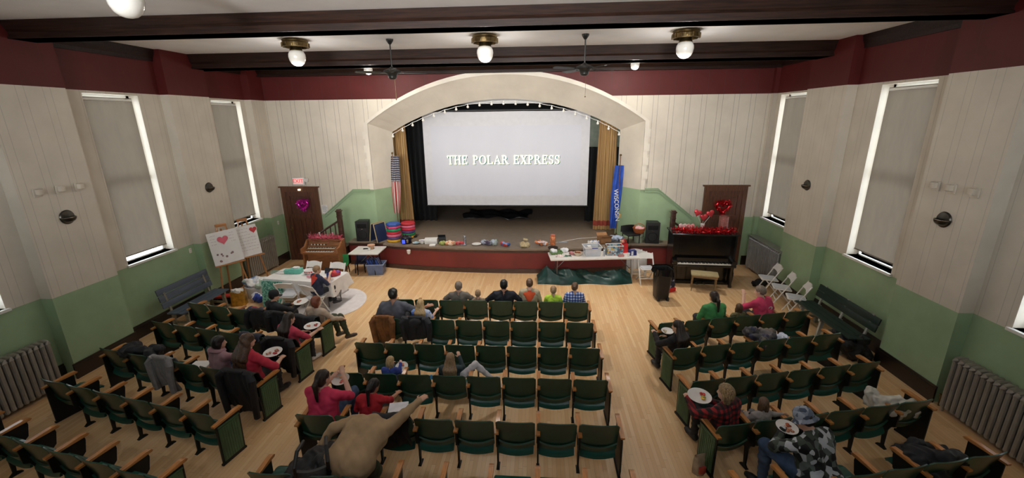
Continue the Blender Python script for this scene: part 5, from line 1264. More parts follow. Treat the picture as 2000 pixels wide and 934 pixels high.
# ---- benches
def bench(loc, rz, L, m, ml, label, back_h, slat=False):
    t = thing('bench', label, 'bench', loc, rz)
    for k in range(3): MB().rbox((0, .02+k*.135, .44), (L, .125, .03), .008).build('seat_board', m, t)
    for k in range(2 if slat else 3): MB().rbox((0, -.10-.035*k, (.62 if not slat else .66)+k*(.15 if not slat else .14)), (L, .03, .135), .008, r=(.22, 0, 0)).build('back_board', m, t)
    for x in ((-L/2+.16, L/2-.16) if not slat else (-L/2+.2, 0, L/2-.2)):
        mb = MB(); mb.box((x, .30, .21), (.05, .07, .42), r=(.12, 0, 0)); mb.box((x, -.05, .21), (.05, .07, .43), r=(-.12, 0, 0)); mb.box((x, .12, .40), (.05, .46, .06)); mb.box((x, .12, .16), (.04, .34, .05)); mb.build('end_frame', ml, t, False)
        MB().box((x, -.105, .64), (.045, .03, .50), r=(.22, 0, 0)).build('back_post', ml, t, False)
    return t
bench((XL+.28, -4.42, 0), -PI/2, 1.46, wood('slate_blue_bench_paint', (78, 88, 102), .45, .18, (1, 9, 9), 0), wood('tan_bench_leg', (132, 124, 104), .6, .2), 'slate blue wooden bench against the left wall under the window', .9)
bench((XR-.22, -4.72, 0), PI/2, 1.80, wood('dark_green_bench_paint', (20, 44, 38), .45, .2, (1, 9, 9), 0), mat('pale_bench_iron', (170, 172, 164), .5), 'dark green slatted bench against the right wall with pale supports', .9, True)
heap('black_bag_pile', 'pile of black bags on the floor at the near end of the green bench', 'bags', (6.42, -5.42, 0), (.46, .40, .60), mat('black_bag_fabric', (20, 20, 22), .7), n=14, r=(.08, .12), seed=31)
heap('black_shoes_bag', 'black bag on the floor by the radiator behind the white chairs', 'bag', (6.36, -1.80, 0), (.30, .24, .16), mat('black_bag_fabric', (20, 20, 22), .7), n=8, r=(.05, .08), seed=32)
# ---- organ with pink hearts
t = thing('organ', 'small wooden two-manual organ with pink decorations on top, by the left door', 'organ', (-6.42, -1.12, 0), .02); M_org = wood('organ_walnut', (150, 100, 62), .4, .25, (1, 9, 9), .2); W = 1.10
mb = MB()
for s in (-1, 1): mb.prism([(-.28, 0), (.22, 0), (.22, 1.02), (.06, 1.02), (-.14, .86), (-.34, .84), (-.36, .70), (-.26, .64)], s*W/2-.025, s*W/2+.025, 'X')
mb.bx(-W/2, W/2, .19, .22, 0, 1.02); mb.bx(-W/2, W/2, -.08, -.05, .05, .68); mb.bx(-W/2, W/2, -.33, .20, .66, .72); mb.bx(-W/2, W/2, .02, .22, 1.0, 1.03); mb.bx(-W/2, W/2, -.30, -.02, 0, .05); mb.build('case', M_org, t, False)
for y, z in ((-.24, .735), (-.10, .80)):
    MB().bx(-W/2+.10, W/2-.16, y-.055, y+.055, z-.012, z).build('manual', mat('ivory_keys', (226, 220, 206)), t, False); mb = MB()
    for k in range(36):
        if k % 7 not in (2, 6): x = -W/2+.10+(k+1)*(W-.26)/37; mb.bx(x-.006, x+.006, y-.02, y+.055, z, z+.012)
    mb.build('black_keys', M_black, t, False); MB().bx(-W/2+.05, W/2-.05, y+.06, y+.075, z-.04, z+.05).build('key_rail', M_org, t, False)
MB().box((0, .05, .92), (W-.1, .02, .16), r=(-.4, 0, 0)).build('music_desk', M_org, t, False)
for k in range(10): MB().bx(-.40+k*.05, -.37+k*.05, -.02, .0, .86, .90).build('stop_tab', M_brass if k % 2 else M_white, t, False)
MB().rbox((0, -.15, .06), (W*.7, .22, .03), .01).build('pedal_board', M_org, t)
M_pinkfoil2 = mat('rose_pink_foil', (206, 96, 116), .4, .3, var=.35, vs=25)
t = thing('pink_garland', 'garland of rose pink bows lying along the organ top', 'garland', (0, 0, 0)); rs = np.random.RandomState(19); path = [(-6.92+1.0*k/40, -1.00+.05*math.sin(k*.9), 1.075+.02*math.sin(k*1.7)) for k in range(41)]
MB().tube(path, .04, 8).build('garland_core', M_pinkfoil2, t); mb = MB(); tinsel(mb, path, .09, 700, rs); mb.build('bows', M_pinkfoil2, t, False)
for x, lb in ((-6.62, 'left'), (-6.20, 'right')):
    t = thing('bow_vase', 'small white bud vase among the pink bows on the organ, %s one' % lb, 'vase', (x, -.93, 1.034), 0, 'bud vases on the organ'); MB().lathe([(0, 0), (.035, 0), (.045, .05), (.02, .14), (.028, .18), (0, .17)], n=14).build('vase_body', M_white, t)
# ---- small table at left with the things on and under it
fold_table((-5.04, -1.12, 0), .02, .92, .80, .72, 'small white folding table in front of the stage at left', .05)
one('phone', MB().rbox((0, 0, .006), (.16, .09, .012), .015), M_black, 'black phone lying on the small white table', 'phone', (-5.14, -1.02, .722), .3)
t = thing('food_tub', 'tan tub with white lid on the small white table', 'tub', (-4.97, -1.00, .722)); MB().lathe([(0, 0), (.07, 0), (.085, .09), (0, .09)], n=18).build('tub', mat('tan_tub', (190, 150, 116), .5), t); MB().lathe([(.11, .09), (.115, .10), (.115, .13), (.0, .135)], n=18).build('lid', mat('peach_lid', (206, 160, 130), .5), t)
one('white_cup', MB().lathe([(0, 0), (.03, 0), (.04, .085), (.035, .085), (.026, .006), (0, .006)], n=16), M_white, 'white cup in front of the tan tub on the small table', 'cup', (-4.96, -1.19, .722))
t = thing('storage_tub', 'clear blue tinted tub with striped folded fabric under the small table', 'storage bin', (-4.78, -1.22, 0), .1); bin_mesh(t, .52, .40, .34, mat('blue_tint_plastic', (130, 150, 190), .25, alpha=.55), mat('blue_tint_rim', (150, 166, 200), .3))
def band_mat(nm, cols, sc, ax):
    m = bpy.data.materials.new(nm); m.use_nodes = True; t = NT(m); x = t.sep(t.coord())[ax]; f = t.math('FRACT', t.math('MULTIPLY', x, sc)); n = len(cols)
    t.col(t.ramp(f, [(i/n, lin(c)) for i, c in enumerate(cols)], True)); t.b.inputs['Roughness'].default_value = .7; return m
mb = MB()
for k in range(4): mb.rbox((-.13+k*.085, 0, .24), (.07, .30, .46), .02, r=(0, -.35, 0))
one('striped_cushions', mb, band_mat('blue_white_stripes', [(40, 70, 140), (200, 206, 214), (40, 70, 140), (24, 40, 90)], 9, 1), 'blue and white striped cushions stuffed in the tub under the small table', 'cushions', (-4.80, -1.22, .02), .1)
def stool(loc, m, lb):
    t = thing('small_chair', lb, 'chair', loc, .2); MB().rbox((0, 0, .30), (.32, .30, .03), .03).build('seat', m, t); MB().grid(lambda u, v: ((u-.5)*.32, .15+.02*v, .32+.26*v), 6, 3, thick=.02).build('backrest', m, t)
    for a in (-.13, .13):
        for b in (-.12, .12): MB().cyl((a, b, .29), (a*1.15, b*1.15, 0), .013).build('leg', M_blackm, t)
stool((-5.33, -1.10, 0), mat('dark_blue_plastic', (36, 46, 90), .4), 'small dark blue chair under the small white table'); stool((-5.80, -1.32, 0), mat('kelly_green_plastic', (30, 128, 66), .4), 'small green plastic chair between the organ and the small table')
# ---- craft table with cloth
CX, CY, CRZ = -5.76, -3.38, -.12
t = fold_table((CX, CY, 0), CRZ, 1.84, .74, .72, 'folding table under a white plastic cloth at front left')
def cloth(name, label, L, W, H, drop, m, loc, rz, seed=0, cat='tablecloth'):
    mb = MB(); N, K = 96, 10; per = []
    for i in range(N):
        s = i/N*2*(L+W)
        if s < L: p = (-L/2+s, -W/2, 0, -1)
        elif s < L+W: p = (L/2, -W/2+s-L, 1, 0)
        elif s < 2*L+W: p = (L/2-(s-L-W), W/2, 0, 1)
        else: p = (-L/2, W/2-(s-2*L-W), -1, 0)
        per.append(p)
    vs = []
    for k in range(K+1):
        f = k/K
        for i, (x, y, nx, ny) in enumerate(per):
            corner = max(0, 1-min(abs(abs(x)-L/2)+abs(abs(y)-W/2), .25)/.25); fold = .022*math.sin(i*1.35+seed)+.018*math.sin(i*.61+2*seed); o = f*(.03+fold)+corner*f*.07
            sx, sy = (nx, ny) if corner < .01 else (math.copysign(.75, x), math.copysign(.75, y))
            vs.append((x+sx*o, y+sy*o, H-drop*f*(1+.10*math.sin(i*.9+seed))))
    fs = [tuple(range(N))]+[(k*N+i, (k+1)*N+i, (k+1)*N+(i+1) % N, k*N+(i+1) % N) for k in range(K) for i in range(N)]
    mb.add(vs, fs); return one(name, mb, m, label, cat, loc, rz)
cloth('tablecloth', 'white plastic cloth draped over the craft table at front left', 1.90, .80, .728, .36, mat('white_plastic_cloth', (228, 226, 224), .35, var=.05), (CX, CY, 0), CRZ)
def onc(x, y, z=.732): c, s = math.cos(CRZ), math.sin(CRZ); return (CX+x*c-y*s, CY+x*s+y*c, z)
M_mint = confetti_mat('mint_sequin_cloth', [(70, 150, 134), (110, 186, 166), (168, 214, 200), (54, 120, 110), (130, 196, 180)], 42)
mb = MB(); mb.grid(lambda u, v: ((u-.5)*.60*(1+.10*(1-v)), -.03-.05*(1-v)+.022*math.sin(u*17)*(1.2-v), .02+.70*v), 40, 14, thick=.006)
one('mint_cloth', mb, M_mint, 'mint green sequinned cloth hanging over the front left of the craft table', 'cloth', onc(-.62, -.47, 0), CRZ)
t = thing('mint_box', 'mint green craft boxes on the middle of the craft table', 'box', onc(-.38, .12), .1); MB().rbox((0, 0, .06), (.30, .20, .12), .01).build('large_box', mat('mint_card', (104, 184, 166), .5), t); MB().rbox((-.22, -.02, .05), (.13, .12, .10), .01).build('small_box', mat('mint_card', (104, 184, 166)), t); MB().rbox((.02, 0, .14), (.16, .10, .05), .02).build('pale_contents', M_paper, t)
t = thing('heart_bowl', 'white bowl printed with red hearts on the craft table', 'bowl', onc(.03, .10)); MB().lathe([(0, 0), (.07, 0), (.12, .06), (.135, .12), (.128, .12), (.112, .06), (.06, .01), (0, .01)], n=24).build('bowl_body', M_white, t)
for k in range(5): a = -PI/2-.9+k*.45; heart_solid(MB(), (.122*math.cos(a), .122*math.sin(a), .075), .026, .008, rotm(0, 0, a+PI/2)).build('red_heart', M_redbag, t)
t = thing('tablet', 'dark tablet propped on the craft table beyond the boy', 'tablet', onc(.52, .20), -.1); MB().box((0, 0, .075), (.22, .012, .15), r=(-.25, 0, 0)).build('screen', mat('dark_screen', (50, 54, 62), .2), t, False); MB().box((0, .05, .05), (.18, .008, .12), r=(.5, 0, 0)).build('stand', M_black, t, False)
def plate_food(label, loc, rz=0, cols=((190, 96, 70), (214, 176, 120)), tilt=0, r=.125):
    t = thing('paper_plate', label, 'plate', loc, rz, 'paper plates of food'); t.rotation_euler = (tilt, 0, rz); MB().lathe([(0, 0), (r*.72, 0), (r*.96, .018), (r, .024), (r*.97, .027), (r*.7, .008), (0, .008)], n=26).build('plate', M_white, t)
    rs = np.random.RandomState(int(abs(loc[0]*100)) % 97)
    for c in cols:
        mb = MB(); a0 = rs.uniform(0, 6)
        for i in range(5): a = a0+rs.uniform(-.5, .5); q = r*rs.uniform(.25, .6); mb.ball((q*math.cos(a), q*math.sin(a), .018), .018, 8, 5, (1.3, 1, .7))
        mb.build('food', mat('food%d_%d' % (c[0], c[1]), c, .5, var=.3, vs=30), t)
    return t
plate_food('white paper plate on the craft table in front of the boy', onc(.60, -.10), 0, ((200, 160, 120),), 0, .14)
t = thing('water_bottle', 'blue water bottle on the craft table right of the boy', 'bottle', onc(.78, -.22)); MB().lathe([(0, 0), (.034, 0), (.036, .02), (.034, .16), (.024, .19), (0, .19)], n=16).build('bottle_body', mat('blue_bottle', (34, 66, 140), .3), t); MB().cyl((0, 0, .185), (0, 0, .225), .022, n=14).build('cap', mat('navy_cap', (24, 34, 70), .4), t)
heap('lunch_bag', 'red and purple lunch bag on the craft table behind the blue bottle', 'bag', onc(.76, .10), (.20, .15, .12), confetti_mat('red_purple', [(196, 60, 60), (120, 60, 130), (210, 90, 70)], 6), n=8, r=(.035, .05), seed=41)
heap('pink_tissue', 'pink tissue paper on the craft table left of the boy', 'tissue', onc(.26, -.12), (.20, .16, .05), mat('pink_tissue', (230, 168, 180), .7), n=7, r=(.02, .03), seed=42, h=.011)
o = MB().tube([(.25*math.cos(a)*(1+.2*math.sin(2.3*a)), .10*math.sin(a), .006) for a in np.linspace(0, 7, 40)], .004, 6); one('ribbon_loop', o, mat('grey_green_string', (100, 116, 110), .6), 'loop of thin grey cord at the left of the craft table', 'cord', onc(-.66, .06))
o = MB().grid(lambda u, v: (.72*math.copysign(abs(math.cos(2*PI*u))**.8, math.cos(2*PI*u))*v*1.25, .95*math.sin(2*PI*u)*v*1.0, .004+.006*abs(math.sin(u*31))*v), 64, 6); one('floor_sheet', o, mat('white_floor_sheet', (232, 226, 226), .5, var=.06, alpha=.9), 'white plastic sheet spread on the floor under the craft table', 'floor sheet', (-5.18, -3.45, 0), .3)
folding_chair(onc(-.32, .62, 0), CRZ+PI, 'white folding chair behind the craft table, left one', 'white folding chairs at the craft table'); folding_chair(onc(.40, .62, 0), CRZ+PI, 'white folding chair behind the craft table, right one', 'white folding chairs at the craft table')
BOYC = (-5.20, -4.12); folding_chair((*BOYC, 0), -.35, 'white folding chair the boy in navy uniform sits on', 'white folding chairs at the craft table')
folding_chair(onc(-.08, -.62, 0), CRZ+.2, 'white folding chair pushed under the craft table left of the boy', 'white folding chairs at the craft table')
# ---- easels with posters
M_easel = wood('pine_easel', (176, 120, 70), .5, .2)
def easel(loc, rz, tilt, hpos, label, plabel, W, H, hs):
    t = thing('easel', label, 'easel', loc, rz)
    for x0, x1 in ((-.36, -.10), (.36, .10)): MB().tube([(x0, -.26, 0), (x1, 0, 1.98)], .022, 6).build('front_leg', M_easel, t)
    MB().tube([(0, .20, 0), (0, .03, 1.88)], .022, 6).build('rear_leg', M_easel, t)
    mb = MB().rbox((0, -.17, .96), (.72, .07, .03), .006); mb.build('ledge', M_easel, t); MB().rbox((0, -.055, 1.42), (.34, .03, .05), .006).build('cross_bar', M_easel, t); MB().rbox((0, 0, 1.98), (.26, .05, .07), .01).build('top_clamp', M_easel, t)
    c = thing('poster', plabel, 'poster', loc, rz); M = Matrix.Translation((0, -.165, .98)) @ rotm(-.10, tilt, 0)
    MB().box((0, 0, H/2), (W, .008, H), M).build('board', M_paper, c, False); heart_solid(MB(), (hpos[0], -.008, hpos[1]), hs*1.18, .004, None).build('heart_border', M_white, c); c.children[-1].matrix_local = M
    mb = MB(); heart_solid(mb, (hpos[0], -.014, hpos[1]), hs, .004); o = mb.build('heart_cutout', mat('poster_pink%d' % int(hs*100), (216, 104, 120) if hs > .12 else (196, 60, 66), .6, var=.1), c); o.matrix_local = M
    rs = np.random.RandomState(int(W*100)); ink = MB()
    for k in range(8 if hs < .12 else 4):
        z = H*.90-k*H*(.10 if hs < .12 else .085); a = -W*.42; 
        while a < W*.36:
            b = a+rs.uniform(.02, .07)
            if abs((a+b)/2-hpos[0]) > hs*1.2 or abs(z-hpos[1]) > hs*1.2: ink.box(((a+b)/2, -.006, z+rs.uniform(-.004, .004)), (b-a, .002, .008))
            a = b+.018
    o = ink.build('handwriting', mat('poster_ink', (178, 160, 166), .7), c, False); o.matrix_local = M
    return c
c = easel((-8.05, -3.10, 0), 1.0, -.05, (-.02, .64), 'pine easel by the left wall holding the nearer poster', 'large white poster with a pink heart on the nearer easel', .70, .87, .135)
c2 = easel((-7.90, -2.50, 0), 1.0, -.03, (.22, .70), 'pine easel in front of the radiator holding the farther poster', 'white poster with a small red heart on the farther easel', .62, .85, .10)
mb = MB(); rs = np.random.RandomState(77); M = Matrix.Translation((0, -.165, .98)) @ rotm(-.10, -.05, 0)
for k in range(9): mb.ball((rs.uniform(-.25, .15), -.008, rs.uniform(.08, .36)), rs.uniform(.018, .035), 8, 5, (1, .1, 1), )
o = mb.build('doodle', mat('doodle_grey', (150, 120, 120), .7, var=.3, vs=20), c); o.matrix_local = M
# ---- bags and boxes on the floor at left
t = thing('laundry_basket', 'white laundry basket of bags and wrapping by the easels', 'basket', (-7.40, -3.12, 0), .2); mb = MB()
mb.lathe([(0, 0), (.19, 0), (.24, .30), (.255, .30), (.255, .33), (.23, .33), (.18, .012), (0, .012)], n=24); mb.build('basket_body', M_white, t)
heap('white_bags', 'white and blue plastic bags piled in the laundry basket', 'bags', (-7.40, -3.12, .26), (.40, .36, .30), confetti_mat('white_blue_bags', [(226, 226, 230), (206, 212, 220), (120, 150, 200), (232, 230, 228), (176, 196, 180)], 7), n=14, r=(.06, .09), seed=51)
tote('pale green gift bag standing behind the laundry basket', (-7.10, -2.62, 0), .2, .26, .16, .56, mat('pale_green_bag', (186, 200, 180), .5), 'gift_bag', False)
open_box('orange brown carton beside the laundry basket', (-7.02, -2.98, 0), .25, (.30, .26, .38), mat('orange_card', (170, 104, 56), .7), 'cardboard_box', False)
t = tote('shiny gold gift bag on the floor behind the left seats', (-7.50, -3.66, 0), .3, .34, .24, .38, mat('gold_foil', (196, 150, 60), .3, .6, var=.3, vs=10), 'gift_bag', False); o = link('white_tissue', heap_mesh('white_tissue', (.22, .14, .08), M_paper, n=7, r=(.03, .045), seed=52, h=.012), t, (0, 0, .34))
heap('blue_bag', 'blue and white bag on the floor between gold bag and laundry basket', 'bag', (-7.16, -3.44, 0), (.22, .20, .26), confetti_mat('blue_white_bag', [(34, 60, 140), (220, 222, 228), (60, 90, 170)], 6), n=8, r=(.05, .07), seed=53)
t = thing('duffel_bag', 'red and black bag lying on the floor left of the gold bag', 'bag', (-7.98, -3.58, 0), .35); link('bag_body', heap_mesh('bag_body', (.44, .22, .14), M_black, n=10, r=(.05, .07), seed=54), t); MB().rbox((0, 0, .19), (.40, .20, .05), .04).build('red_top', mat('red_orange_top', (206, 62, 50), .6), t)
# ================================================================== COATS ON SEATS
def draped(name, label, cat, key, m, w=.50, rear=.45, front=.30, dx=0, seed=0, sleeves=True, puff=.03, rear_flare=.1, hood=False):
    """garment hung over the top of a seat back: rear fall, fold over the top, front fall, loose sleeves and collar"""
    x, y, rz, p = seat_at(*key); t = thing(name, label, cat, (x+dx*math.cos(rz), y+dx*math.sin(rz), 0), rz); rs = np.random.RandomState(seed); ph = rs.uniform(0, 6, 6)
    def prof(s):        # s 0 rear hem .. 1 front hem ; follows the leaning back panel
        if s < .55: f = s/.55; z = .86-rear*(1-f); return (-.035+(.86-z)*.16-.02*math.sin(PI*f), z)
        if s < .65: f = (s-.55)/.10; return (-.035+.09*f, .86+.025*math.sin(PI*f))
        f = (s-.65)/.35; z = .86-front*f; return (.055+(.86-z)*.16+.03*f, z)
    def fn(u, v):
        yy, z = prof(v); e = abs(v-.6); k = (1+rear_flare*max(0, .6-v)); xx = (u-.5)*w*k
        fold = (.018*math.sin(u*13+ph[0]+v*3)+.012*math.sin(u*29+ph[1]+v*5))*(.3+e*1.4)
        return (xx+.015*math.sin(v*14+ph[2]), yy+(-1 if v < .6 else 1)*(abs(fold)+puff*(.4+e)), z+.012*math.sin(u*9+ph[3])+(.04*math.sin(u*7+ph[4])*(1-2*v) if v < .3 else 0))
    MB().grid(fn, 30, 34, thick=.014).build('coat_body' if sleeves else 'cloth', m, t)
    if sleeves:
        for s in (-1, 1):
            a = rs.uniform(-.04, .04); pts = [(s*w*.40, -.02, .86), (s*w*.50, -.06, .78), (s*(w*.52+a), -.07, .62), (s*(w*.47+a), -.06, .86-rear*1.02)]
            MB().tube(pts, [.05, .062, .055, .045], 10).build('sleeve', m, t)
        MB().tube([(-.13, -.03, .885), (-.05, -.055, .90), (.05, -.055, .90), (.13, -.03, .885)], [.025, .035, .035, .025], 10).build('collar', m, t)
        if hood: MB().ball((0, -.07, .80), .13, 14, 10, (1, .55, .8)).build('hood', m, t)
    return t
M_brown = mat('tan_suede_coat', (136, 88, 46), .85, var=.25, vs=9); M_dark = mat('charcoal_coat', (36, 37, 42), .75, var=.25, vs=8); M_darkb = mat('black_coat', (24, 25, 30), .7, var=.25, vs=8)
M_greyj = mat('grey_fleece', (128, 126, 126), .9, var=.12, vs=12, bump=.3); M_navyc = mat('navy_coat', (34, 38, 56), .7, var=.2)
draped('coat', 'tan brown coat hanging over the leftmost seat of the second centre row', 'coat', ('c', 1, 0), M_brown, .40, .50, .2, -.07, 1)
draped('coat', 'dark charcoal coat over the second seat of the second centre row', 'coat', ('c', 1, 1), M_dark, .52, .44, .25, .05, 2, hood=True)
draped('jacket', 'black jacket over the third seat of the fifth centre row', 'jacket', ('c', 4, 2), M_darkb, .50, .46, .2, -.02, 15, False)
draped('jacket', 'light grey fleece jacket hanging over a seat in the third left row', 'jacket', ('l', 2, 2), M_greyj, .44, .56, .25, .12, 3)
heap('jacket', 'dark grey puffy jacket piled on the seat tops left of the grey fleece', 'jacket', (seat_at('l', 2, 1)[0]+.05, seat_at('l', 2, 1)[1]+.20, .70), (.62, .30, .20), M_dark, L_A, n=12, r=(.05, .08), seed=61)
draped('coat', 'black coat over the back of the seat where the man in the black cap sits', 'coat', ('l', 0, 3), M_darkb, .54, .40, .2, .05, 4)
draped('coat', 'black coat over the fifth seat of the front left row', 'coat', ('l', 0, 4), M_darkb, .52, .38, .28, 0, 5)
draped('coat', 'dark grey coat over the aisle seat of the front left row', 'coat', ('l', 0, 5), M_dark, .54, .34, .2, .02, 6, False)
draped('coat', 'long black coat over the aisle seat of the second left row', 'coat', ('l', 1, 5), M_darkb, .60, .66, .2, .05, 7)
draped('coat', 'long black coat hanging behind the woman with long curly hair', 'coat', ('l', 2, 5), M_darkb, .62, .72, .2, 0, 8)
draped('blanket', 'navy blanket folded over the fifth seat of the second left row', 'blanket', ('l', 1, 4), M_navyc, .46, .12, .3, 0, 9, False)
M_plaidb = confetti_mat('striped_jacket', [(60, 58, 62), (96, 92, 92), (40, 44, 70), (110, 100, 90)], 9)
def at3(key, fwd, z, dx=0): (x, y, _), rz = at_seat(*key, fwd=fwd, dx=dx); return (x, y, z), rz
l_, r_ = at3(('r', 1, 3), .20, .60); heap('jacket', 'striped grey and navy jacket bundled on a seat in the second right row', 'jacket', l_, (.46, .34, .26), M_plaidb, r_, n=12, r=(.05, .08), seed=62)
l_, r_ = at3(('r', 1, 3), .14, .62, .30); heap('white_cloth', 'pale blue white cloth beside the striped jacket', 'cloth', l_, (.22, .18, .14), mat('pale_blue_cloth', (206, 214, 232), .7), r_, n=8, r=(.03, .05), seed=63)
l_, r_ = at3(('r', 3, 5), .26, .47, -.06); heap('white_bag', 'whitish plastic bag and cloth on the seat nearest the right wall', 'bag', l_, (.42, .34, .36), mat('off_white_bag', (196, 192, 182), .5, var=.2), r_, n=12, r=(.05, .08), seed=64)
l_, r_ = at3(('r', 4, 4), .26, .46, .15); heap('black_bag', 'black bag with green tag on the seat at far right of the nearest row', 'bag', l_, (.60, .40, .36), M_darkb, r_, n=14, r=(.07, .10), seed=65)
l_, r_ = at3(('l', 0, 2), .30, .50); heap('red_blanket', 'red and blue bundle on the third seat of the front left row', 'blanket', l_, (.34, .26, .26), confetti_mat('red_blue_cloth', [(150, 40, 56), (50, 60, 90), (110, 40, 60)], 8), r_, n=9, r=(.05, .07), seed=66)
l_, r_ = at3(('c', 4, 2), .30, .64); one('notebook', MB().rbox((0, 0, .01), (.26, .20, .02), .004), mat('white_notebook', (222, 220, 224), .6), 'white notebook propped on the seats of the fifth centre row', 'notebook', (l_[0]-.02, l_[1]+.02, .742), .2)
t = thing('snack_bag', 'tall paper snack bag standing on the floor by the right aisle seat', 'bag', (2.40, -8.56, 0), .3); MB().grid(lambda u, v: ((.07+.012*math.sin(u*19))*math.copysign(abs(math.cos(2*PI*u))**.5, math.cos(2*PI*u))*(1+.10*v), .05*(1.05-v**3)*math.copysign(abs(math.sin(2*PI*u))**.6, math.sin(2*PI*u)), .31*v), 32, 10).build('bag_body', mat('beige_snack_paper', (170, 150, 124), .6, var=.3), t); MB().rbox((0, -.065, .10), (.10, .03, .10), .012).build('red_label', mat('red_label', (170, 60, 50), .5), t)
# backpack in the nearest centre row
(bx_, by_, _), rz_ = at_seat('c', 5, 1, .22, -.12)
t = thing('backpack', 'black and grey backpack standing on the seats of the nearest centre row', 'backpack', (bx_, by_, .46), .35)
link('bag_body', heap_mesh('bag_body', (.52, .36, .46), mat('black_backpack_nylon', (26, 26, 28), .6, var=.3, vs=10), n=16, r=(.09, .12), seed=68), t)
mb = MB().grid(lambda u, v: ((u-.5)*.36, -.25-.05*math.sin(PI*u)-.02*math.sin(PI*v), .12+.30*v), 10, 8, thick=.05); mb.build('front_pocket', mat('dark_grey_ribbed', (62, 62, 62), .7, bump=.5, vs=30), t)
for s in (-1, 1): MB().tube([(s*.12, .05, .56), (s*.15, -.15, .60), (s*.17, -.28, .50), (s*.16, -.30, .30)], .022, 8).build('strap', M_black, t)
MB().rbox((-.22, -.24, .16), (.05, .04, .10), .01).build('pink_tag', mat('hot_pink_tag', (190, 50, 110), .5), t)
t = MB().rbox((0, 0, .0), (.035, .02, .07), .006); o = one('blue_tag', t, mat('bright_blue_tag', (60, 160, 220), .5), 'small bright blue tag on the seat back in the fourth centre row', 'tag', (seat_at('c', 3, 3)[0]-.25, C_ROWS[3]-.02, .82))

# ================================================================== THE AUDIENCE
sh = lambda nm, c, **k: mat('shirt_'+nm, c, .8, var=.1, vs=6, bump=.15, **k)
M_jean = mat('blue_denim', (62, 82, 112), .8, var=.2, vs=14); M_dkt = mat('dark_trousers', (34, 36, 42), .8, var=.15); M_olive = mat('olive_trousers', (58, 66, 46), .8, var=.15); M_greyt = mat('grey_trousers', (110, 110, 112), .8)
M_shoe = mat('dark_shoe', (36, 34, 34), .5); M_shoew = mat('white_shoe', (206, 204, 200), .5)
HB = hair_mat('dark_brown_hair', (26, 18, 14), (52, 36, 26)); HK = hair_mat('black_hair', (14, 12, 12), (30, 26, 24)); HM = hair_mat('mid_brown_hair', (70, 48, 32), (112, 82, 56)); HL = hair_mat('light_brown_hair', (126, 98, 70), (168, 138, 104)); HBL = hair_mat('blond_hair', (160, 130, 90), (206, 178, 130)); HR_ = hair_mat('auburn_hair', (92, 44, 28), (132, 70, 42)); HG = hair_mat('grey_brown_hair', (92, 80, 70), (140, 126, 112))
tan_ = ('tan', (176, 126, 98)); fair = ('fair', (216, 172, 148)); light = ('light', (206, 160, 134))
def neckerchief(m):
    def f(body, H_, up, W, HR, hs, s):
        z0 = None; mb = MB()
        a = [W(up(x, y, z)) for x, y, z in ()]
        c = W(up(0, 0, .50)); 
        L_ = W(up(-.17, -.03, .515)); R_ = W(up(.17, -.03, .515)); T_ = W(up(0, -.135, .30)); N_ = W(up(0, -.075, .575))
        def g(u, v):
            top = (1-u)*np.array(L_)+u*np.array(R_); k = 1-abs(2*u-1); top = top+(np.array(N_)-(np.array(L_)+np.array(R_))/2)*math.sin(PI*u)**.8
            bot = np.array(L_)*(1-u)+np.array(R_)*u; bot = bot+(np.array(T_)-(np.array(L_)+np.array(R_))/2)*k; p = top+(bot-top)*v
            p = p+np.array((0, -.018-.016*math.sin(PI*u)-.012*math.sin(PI*v), .004)); return tuple(p)
        mb.grid(g, 16, 8, thick=-.006); mb.build('neckerchief', m, body)
        ring = [tuple(np.array(W(up(.078*math.cos(t), .01+.075*math.sin(t), .545-.03*math.sin(t))))) for t in np.linspace(0, 2*PI, 20, endpoint=False)]
        MB().tube(ring, .018*s+.004, 8, True).build('neckerchief_roll', m, body)
    return f
def cap(m, bucket=False, brim=True):
    def f(body, H_, up, W, HR, hs, s):
        T = Matrix.Identity(4); R = Matrix([list(map(float, r)) for r in HR]).to_4x4(); c = W(H_(0, .008, .165)); M = Matrix.Translation(c) @ R @ Matrix.Diagonal((s*hs, s*hs, s*hs, 1)); mb = MB()
        mb.lathe([(.090, -.04), (.094, -.02), (.094, .02), (.084, .06), (.06, .088), (.03, .102), (0, .106)], n=24, M=M @ Matrix.Diagonal((1, 1.14, 1, 1)))
        mb.build('cap_crown', m, body)
        mb = MB()
        if bucket: mb.lathe([(.088, -.02), (.12, -.05), (.125, -.052), (.09, -.012)], n=28, M=M @ Matrix.Diagonal((1, 1.12, 1, 1)))
        else: mb.grid(lambda u, v: ((u-.5)*.165*(1-.25*v*v), .085+.095*v*(1-.5*(2*u-1)**2), -.018-.018*v-.014*(2*u-1)**2), 10, 5, M=M, thick=.006)
        mb.build('cap_brim', m, body)
    return f
def both(*fs):
    def f(*a): [g(*a) for g in fs]
    return f
def back_print(m, txt=None):
    def f(body, H_, up, W, HR, hs, s):
        c = W(up(.06, -.135, .36)); mb = MB(); 
        for k in range(10): a = k*.63; mb.ball((c[0]+.035*math.cos(a), c[1], c[2]+.028*math.sin(a)), .012, 6, 4, (1.2, .3, 1))
        mb.build('back_print', m, body)
    return f
